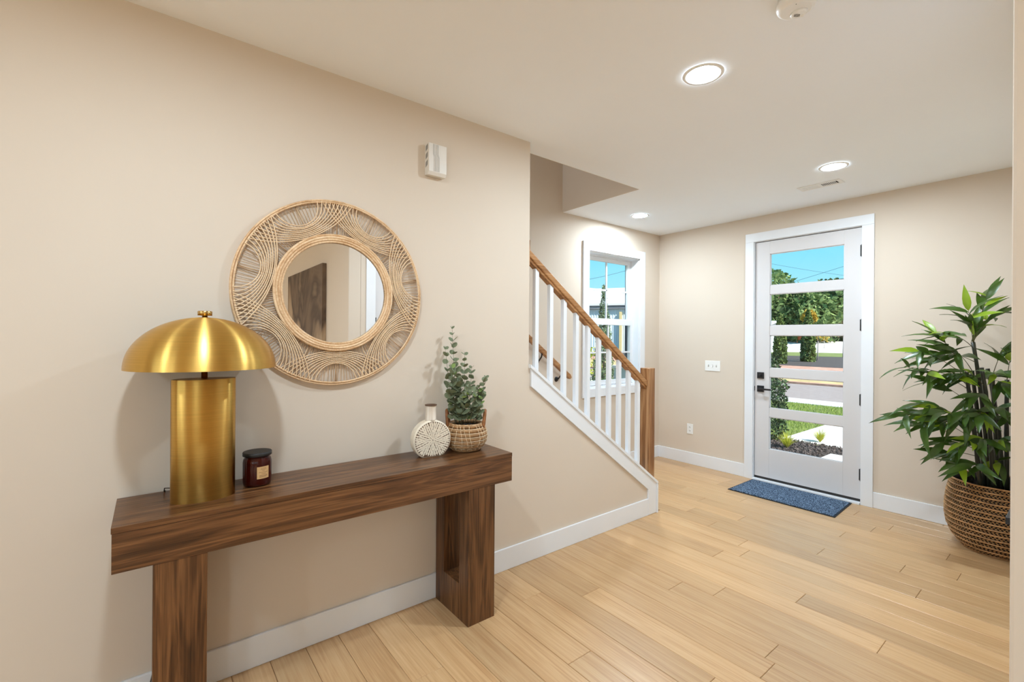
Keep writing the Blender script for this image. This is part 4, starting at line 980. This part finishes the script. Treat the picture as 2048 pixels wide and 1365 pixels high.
rg = random.Random(3)
gb = MB()
for i in range(26000):
    x = rg.uniform(-3.4, 2.6); y = rg.uniform(7.9, 13.3)
    if (x > -1.0 and y < 10.45) or (y < 8.6 and x > -2.1): continue
    h = rg.uniform(0.03, 0.07); a = rg.uniform(0, 6.28); w_ = 0.006
    dx, dy = math.cos(a) * w_, math.sin(a) * w_; lx, ly = rg.uniform(-0.03, 0.03), rg.uniform(-0.03, 0.03)
    gb.add([(x - dx, y - dy, ZG - 0.012), (x + dx, y + dy, ZG - 0.012), (x + lx, y + ly, ZG - 0.012 + h)], [(0, 1, 2)])
tag(gb.build('lawn_grass', 'grass'), 'short green grass blades on the front lawn', 'grass', kind='stuff')
cb = MB()
for i in range(7000):
    x = rg.uniform(-2.0, 0.55); y = rg.uniform(6.2, 8.34)
    if (x > -0.1 and y < 7.77): continue
    cb.leaves([(x, y, ZG + 0.004 + rg.uniform(0, 0.014))], 0.022, rg, 0.35)
tag(cb.build('bark_chips', 'mulch_chip'), 'loose bark chips covering the porch bed', 'mulch', kind='stuff')

def sedge(px, py, r, label):
    c = on_z(px, py, ZG); t = thing('sedge_clump', label, 'plant', (c.x, c.y, ZG), 'golden sedge clumps by the porch'); mb = MB()
    for i in range(190):
        a = rg.uniform(0, 6.28); L = r * rg.uniform(0.6, 1.15); sp_ = rg.uniform(0.25, 1.0); n = 4; pts = []
        s = Vector((-math.sin(a), math.cos(a), 0)) * 0.0045
        for k_ in range(n + 1):
            u = k_ / n; pts.append(Vector((c.x + math.cos(a) * L * sp_ * u * 0.95, c.y + math.sin(a) * L * sp_ * u * 0.95, ZG + L * (1.25 * u - 0.75 * sp_ * u * u))))
        vs_ = []
        for k_, q_ in enumerate(pts): f_ = 1 - k_ / n; vs_ += [q_ - s * f_, q_ + s * f_]
        mb.add(vs_, [(2 * k_, 2 * k_ + 1, 2 * k_ + 3, 2 * k_ + 2) for k_ in range(n)])
    mb.build('blades', 'yellowgrass', t, kind='stuff'); return t
sedge(1574, 897, 0.26, 'golden sedge clump next to the holly shrub')
sedge(1640, 885, 0.23, 'golden sedge clump at the edge of the pale walkway')

def plant(name, label, cat, base, H_, rfun, n, size, mat, trunk=None, group=None, asp=0.55, up=0.0, shell=0.55, seed=1, crown0=0.0, tmat='bark', lump=0.0):
    """upright plant whose leaves fill a body of revolution of radius rfun(u), u from 0 at the crown foot to 1 at the top"""
    r_ = random.Random(seed); t = thing(name, label, cat, tuple(base), group); mb = MB(); pts = []
    z0 = H_ * crown0
    while len(pts) < n:
        u = r_.random(); a = r_.uniform(0, 6.2832); rr = rfun(u) * (shell + (1 - shell) * math.sqrt(r_.random()))
        if r_.random() > (rfun(u) + 0.02) / rmax(rfun): continue
        x, y, z = rr * math.cos(a), rr * math.sin(a), z0 + (H_ - z0) * u
        if lump:
            q_ = noise.noise(Vector((x, y, z)) * (1.6 / max(rmax(rfun), 0.1)) + Vector((seed * 7.1, 0, 0)))
            x *= 1 + lump * q_; y *= 1 + lump * q_
            if q_ < -0.22 and r_.random() < 0.75: continue
        pts.append((base[0] + x, base[1] + y, base[2] + z))
    mb.leaves(pts, size, r_, asp, up=up); mb.build('foliage', mat, t, kind='stuff')
    tr = trunk or 0.02
    MB().tube([(base[0], base[1], base[2] - 0.02), (base[0] + 0.01, base[1], base[2] + H_ * 0.45), (base[0], base[1], base[2] + H_ * 0.85)], [tr, tr * 0.8, tr * 0.35], 7).build('trunk', tmat, t)
    return t
def rmax(f): return max(f(i / 20) for i in range(21))

hb_ = Vector((-1.20, 8.20, ZG))
plant('holly_shrub', 'dark green upright holly shrub beside the mulch bed', 'shrub', hb_, 1.52, lambda u: 0.10 + 0.26 * math.sin(math.pi * min(1, 0.12 + u * 0.95)) ** 0.8 if u < 0.97 else 0.08, 5200, 0.026, 'holly', 0.02, shell=0.35, seed=4, lump=0.5)
# far plants across the road
def far(px, py): return on_z(px, py, ZG)
c = far(1616, 724); s_ = c.y / 40.0
plant('columnar_conifer', 'narrow green columnar conifer standing beside a staked sapling', 'tree', (c.x, c.y, ZG), 3.9, lambda u: 0.42 * (1 - u ** 3) + 0.05, 2600, 0.11, 'conifer', 0.05, shell=0.5, seed=5, group='conifers across the road')
c = far(1560, 728)
plant('columnar_conifer', 'slim green columnar conifer rising behind the holly shrub', 'tree', (c.x, c.y, ZG), 3.35, lambda u: 0.36 * (1 - u ** 3) + 0.05, 2200, 0.10, 'conifer', 0.05, shell=0.5, seed=6, group='conifers across the road')
def sapling(px, py, h, label, mat, seed, n, rad, group=None):
    c = far(px, py); r_ = random.Random(seed); t = thing('sapling', label, 'tree', (c.x, c.y, ZG), group)
    MB().tube([(c.x, c.y, ZG), (c.x + 0.03, c.y, ZG + h * 0.5), (c.x, c.y, ZG + h * 0.95)], [0.045, 0.035, 0.012], 6).build('trunk', 'stake', t)
    lf = MB(); bs = MB()
    for k_ in range(9):
        a = r_.uniform(0, 6.28); z = ZG + h * r_.uniform(0.5, 0.92); d = Vector((math.cos(a), math.sin(a), r_.uniform(0.1, 0.6))) * rad * r_.uniform(0.5, 1.0)
        P0 = Vector((c.x, c.y, z)); bs.tube([P0, P0 + d], [0.014, 0.006], 4)
        lf.leaves([P0 + d * r_.uniform(0.5, 1.1) + Vector((r_.gauss(0, 0.11), r_.gauss(0, 0.11), r_.gauss(0, 0.11))) for _ in range(n)], 0.085, r_, 0.6)
    bs.build('branches', 'bark', t); lf.build('foliage', mat, t, kind='stuff'); return t
sapling(1635, 722, 2.7, 'thin staked sapling with yellowing leaves in the far mulch bed', 'autumn', 3, 22, 0.75)
sapling(1648, 704, 3.6, 'sparse sapling with dark leaves behind the yellowing sapling', 'plumleaf', 8, 14, 0.9)
sapling(1686, 716, 3.6, 'sparse reddish sapling at the end of the far mulch bed', 'plumleaf', 9, 16, 0.7)
c = far(1618, 712)
plant('young_maple', 'young golden maple rising behind the columnar conifer', 'tree', (c.x, c.y, ZG), 4.7, lambda u: 0.12 + 0.60 * math.sin(math.pi * (0.1 + 0.85 * u)), 700, 0.15, 'autumn', 0.06, seed=12, crown0=0.66, lump=0.4)

# tree line
trees = [(1530, 82, 13.4, 5.2, 'tree2', 'tall pale green tree at the end of the tree line'), (1556, 86, 13.0, 4.8, 'tree2', 'tall bright-topped tree beside the pale building'), (1578, 92, 11.0, 4.6, 'tree', 'dense dark tree in the middle of the tree line'),
         (1597, 84, 9.6, 4.4, 'tree', 'rounded dark tree behind the golden maple'), (1615, 94, 11.2, 4.6, 'tree', 'lumpy dark green tree beyond the pavement'), (1630, 82, 9.2, 4.0, 'tree2', 'pale broad tree lighter than its neighbours'), (1648, 96, 12.6, 4.8, 'tree', 'tall tufted dark tree against the sky'),
         (1664, 90, 11.4, 4.2, 'tree', 'dark spreading tree next to the tall tufted tree'), (1682, 94, 12.2, 4.6, 'tree', 'broad dark tree behind the reddish sapling'), (1702, 88, 11.5, 4.6, 'tree2', 'pale tree at the far end of the row'), (1722, 92, 12.0, 4.8, 'tree', 'dark tree past the end of the row'),
         (1752, 90, 11.5, 4.8, 'tree2', 'pale tree next to the dark tree past the row'), (1785, 94, 12.5, 5.0, 'tree', 'dark tree further along the pavement'), (1822, 96, 12.0, 5.0, 'tree2', 'pale tree further along the pavement'), (1865, 98, 12.5, 5.2, 'tree', 'dark tree near the end of the pavement'), (1915, 100, 12.5, 5.2, 'tree', 'last dark tree along the pavement'),
         (1510, 92, 12.0, 5.0, 'tree', 'dark tree behind the pale building'), (1605, 104, 12.0, 5.5, 'tree', 'dark tree rising behind the pale broad tree'), (1672, 106, 13.0, 5.5, 'tree', 'dark tree rising behind the tufted tree')]
for i, (px, yd, h, r, mt, lab) in enumerate(trees):
    c = on_y(px, 690, yd)
    plant('far_tree', lab, 'tree', (c.x, c.y, 1.3), h - 1.4, lambda u, r=r: r * (0.62 + 0.38 * math.sin(math.pi * (0.05 + 0.8 * u))) * (1 - u ** 4 * 0.75), 1500, 0.42, mt, 0.25, seed=20 + i, shell=0.35, lump=0.9, group='tree line beyond the pavement')
ft = thing('board_fence', 'low brown fence at the foot of the tree line', 'fence', (-28, 85, 1.2))
A = on_y(1500, 690, 77); B2 = on_y(1760, 690, 98)
d_ = B2 - A; nb = 60
for i in range(nb):
    p0 = A + d_ * (i / nb); p1 = A + d_ * ((i + 0.96) / nb)
    MB().add([(p0.x, p0.y, 1.15), (p1.x, p1.y, 1.15), (p1.x, p1.y + 0.05, 1.15), (p0.x, p0.y + 0.05, 1.15), (p0.x, p0.y, 2.05), (p1.x, p1.y, 2.05), (p1.x, p1.y + 0.05, 2.05), (p0.x, p0.y + 0.05, 2.05)],
             [(3, 2, 1, 0), (4, 5, 6, 7), (0, 1, 5, 4), (1, 2, 6, 5), (2, 3, 7, 6), (3, 0, 4, 7)]).build('board', 'fence', ft)
bc_ = on_y(1604, 678, 80)
ob_ = thing('road_barrier', 'orange road barrier on the far pavement', 'barrier', (bc_.x, bc_.y, 1.0))
MB().box(bc_.x - 0.9, bc_.x + 0.9, bc_.y, bc_.y + 0.12, 1.35, 1.95).build('panel', 'orange', ob_)
for s in (-0.7, 0.7): MB().box(bc_.x + s - 0.06, bc_.x + s + 0.06, bc_.y, bc_.y + 0.12, 0.9, 1.35).build('leg', 'orange', ob_)

# metal buildings
def building(name, label, P0, P1, zbase, zeave, run, zridge, ribs, with_spout):
    """corrugated shed whose near eave runs from P0 to P1"""
    P0 = Vector(P0); P1 = Vector(P1); d = (P1 - P0); L = d.length; d.normalize(); n_ = Vector((-d.y, d.x, 0))
    if n_.dot(CAM - P0) > 0: n_ = -n_
    t = thing(name, label, 'building', (P0.x, P0.y, zbase))
    def Q(u, v_, z): q_ = P0 + d * u + n_ * v_; return (q_.x, q_.y, z)
    MB().add([Q(0, 0, zbase), Q(L, 0, zbase), Q(L, run * 2, zbase), Q(0, run * 2, zbase), Q(0, 0, zeave), Q(L, 0, zeave), Q(L, run * 2, zeave), Q(0, run * 2, zeave)],
             [(3, 2, 1, 0), (4, 5, 6, 7), (0, 1, 5, 4), (1, 2, 6, 5), (2, 3, 7, 6), (3, 0, 4, 7)]).build('wall', 'siding', t)
    for i in range(ribs):
        u = L * (i + 0.5) / ribs; w_ = L / ribs * 0.14
        MB().add([Q(u - w_, -0.05, zbase), Q(u + w_, -0.05, zbase), Q(u + w_, 0.0, zbase), Q(u - w_, 0.0, zbase), Q(u - w_, -0.05, zeave), Q(u + w_, -0.05, zeave), Q(u + w_, 0.0, zeave), Q(u - w_, 0.0, zeave)],
                 [(3, 2, 1, 0), (4, 5, 6, 7), (0, 1, 5, 4), (1, 2, 6, 5), (2, 3, 7, 6), (3, 0, 4, 7)]).build('siding_rib', 'siding', t)
    e0 = 0.25
    MB().add([Q(-e0, -0.6, zeave - 0.05), Q(L + e0, -0.6, zeave - 0.05), Q(L + e0, run, zridge), Q(-e0, run, zridge), Q(-e0, -0.6, zeave + 0.2), Q(L + e0, -0.6, zeave + 0.2), Q(L + e0, run, zridge + 0.25), Q(-e0, run, zridge + 0.25), Q(L + e0, run * 2 + 0.6, zeave), Q(-e0, run * 2 + 0.6, zeave)],
             [(0, 1, 5, 4), (4, 5, 6, 7), (3, 2, 1, 0), (7, 6, 8, 9), (3, 7, 4, 0), (1, 5, 6, 2)]).build('roof', 'roof', t)
    MB().add([Q(-e0, -0.45, zeave - 0.42), Q(L + e0, -0.45, zeave - 0.42), Q(L + e0, -0.05, zeave - 0.42), Q(-e0, -0.05, zeave - 0.42), Q(-e0, -0.45, zeave - 0.06), Q(L + e0, -0.45, zeave - 0.06), Q(L + e0, -0.05, zeave - 0.06), Q(-e0, -0.05, zeave - 0.06)],
             [(3, 2, 1, 0), (4, 5, 6, 7), (0, 1, 5, 4), (1, 2, 6, 5), (2, 3, 7, 6), (3, 0, 4, 7)]).build('fascia', 'eave', t)
    if with_spout is not None:
        u = with_spout
        MB().add([Q(u - 0.14, -0.5, zbase), Q(u + 0.14, -0.5, zbase), Q(u + 0.14, -0.1, zbase), Q(u - 0.14, -0.1, zbase), Q(u - 0.14, -0.5, zeave - 0.8), Q(u + 0.14, -0.5, zeave - 0.8), Q(u + 0.14, -0.1, zeave - 0.8), Q(u - 0.14, -0.1, zeave - 0.8)],
                 [(3, 2, 1, 0), (4, 5, 6, 7), (0, 1, 5, 4), (1, 2, 6, 5), (2, 3, 7, 6), (3, 0, 4, 7)]).build('downspout', 'downspout', t, 0, 'tan downspout')
    return t
Pa = CAM + ray(1150, 690) * 56.0; Pb = CAM + ray(1290, 690) * 53.0
Pa.z = Pb.z = 0
dspout = ((CAM + ray(1242, 690) * 54.1) - Pa); dspout.z = 0
building('metal_warehouse', 'pale blue corrugated warehouse with white roof outside the sash window', Pa, Pb, ZG, 5.35, 9.0, 8.1, 26, dspout.length)
Pc = on_y(1470, 690, 62); Pd = on_y(1540, 690, 62); Pc.z = Pd.z = 0
building('metal_shed', 'pale blue metal shed before the tree line', Pc, Pd, ZG, 3.25, 1.3, 3.6, 16, None)

# window-side conifer, flowering plant, porch post
tb_ = CAM + ray(1207, 690) * 9.2
plant('feathery_conifer', 'tall feathery conifer outside the sash window', 'tree', (tb_.x, tb_.y, ZG), 2.72, lambda u: 0.30 * (1 - u) ** 0.85 + 0.012, 5200, 0.040, 'thuja', 0.025, shell=0.3, seed=40, asp=0.28, up=0.5, lump=0.5)
pb_ = CAM + ray(1187, 690) * 10.5
plant('yellow_bush', 'small yellow-green bush outside the sash window', 'shrub', (pb_.x, pb_.y, ZG), 1.45, lambda u: 0.34 * math.sin(math.pi * (0.15 + 0.8 * u)), 900, 0.035, 'yellowgrass', 0.015, seed=41)
pp = CAM + ray(1258.5, 690) * 7.0
po = thing('porch_post', 'charcoal porch post standing on a pale masonry pedestal', 'post', (pp.x, pp.y, ZG))
MB().box(pp.x - 0.16, pp.x + 0.16, pp.y - 0.16, pp.y + 0.16, ZG - 0.01, 1.00).build('pedestal', 'pedestal', po, 0.006)
MB().box(pp.x - 0.18, pp.x + 0.18, pp.y - 0.18, pp.y + 0.18, 1.0005, 1.05).build('cap_stone', 'pedestal', po, 0.006)
MB().box(pp.x - 0.05, pp.x + 0.05, pp.y - 0.05, pp.y + 0.05, 1.0505, 2.9).build('post', 'post', po, 0.004, 'charcoal square post')

# utility wires
def wire(label, a, b, da, db_, sag, ext, short):
    A = CAM + ray(*a) * da; B2 = CAM + ray(*b) * db_
    d = B2 - A; A2 = A - d * ext; B3 = B2 + d * ext
    pts = [A2.lerp(B3, i / 24) - Vector((0, 0, sag * (1 - (i / 12 - 1) ** 2) - sag * 0.85)) for i in range(25)]
    o = MB().tube(pts, 0.016, 5).build('utility_wire', 'wire'); tag(o, label, 'wire', 'utility wires'); centre(o, tuple(pts[12]))
    for P_, which in ((pts[0], 'lower' if pts[0].z < pts[-1].z else 'upper'), (pts[-1], 'upper' if pts[0].z < pts[-1].z else 'lower')):
        up_ = thing('utility_pole', 'wooden utility pole holding the %s end of the %s' % (which, short), 'pole', (P_.x, P_.y, ZG), 'utility poles')
        MB().tube([(P_.x, P_.y, ZG - 0.1), (P_.x, P_.y, P_.z + 0.5)], [0.15, 0.11], 10).build('pole', 'bark', up_)
        MB().box(P_.x - 1.0, P_.x + 1.0, P_.y - 0.06, P_.y + 0.06, P_.z - 0.06, P_.z + 0.06).build('crossarm', 'bark', up_)
wire('utility wire falling across the sky above the front door trees', (1538, 527), (1686, 551), 40, 44, 0.3, 0.8, 'falling wire')
wire('utility wire rising across the sky above the front door trees', (1625, 552), (1686, 533), 46, 44, 0.2, 3.0, 'rising wire')
wire('utility wire crossing the sky above the warehouse roof', (1178, 559), (1254, 541), 40, 38, 0.3, 0.8, 'wire above the warehouse')
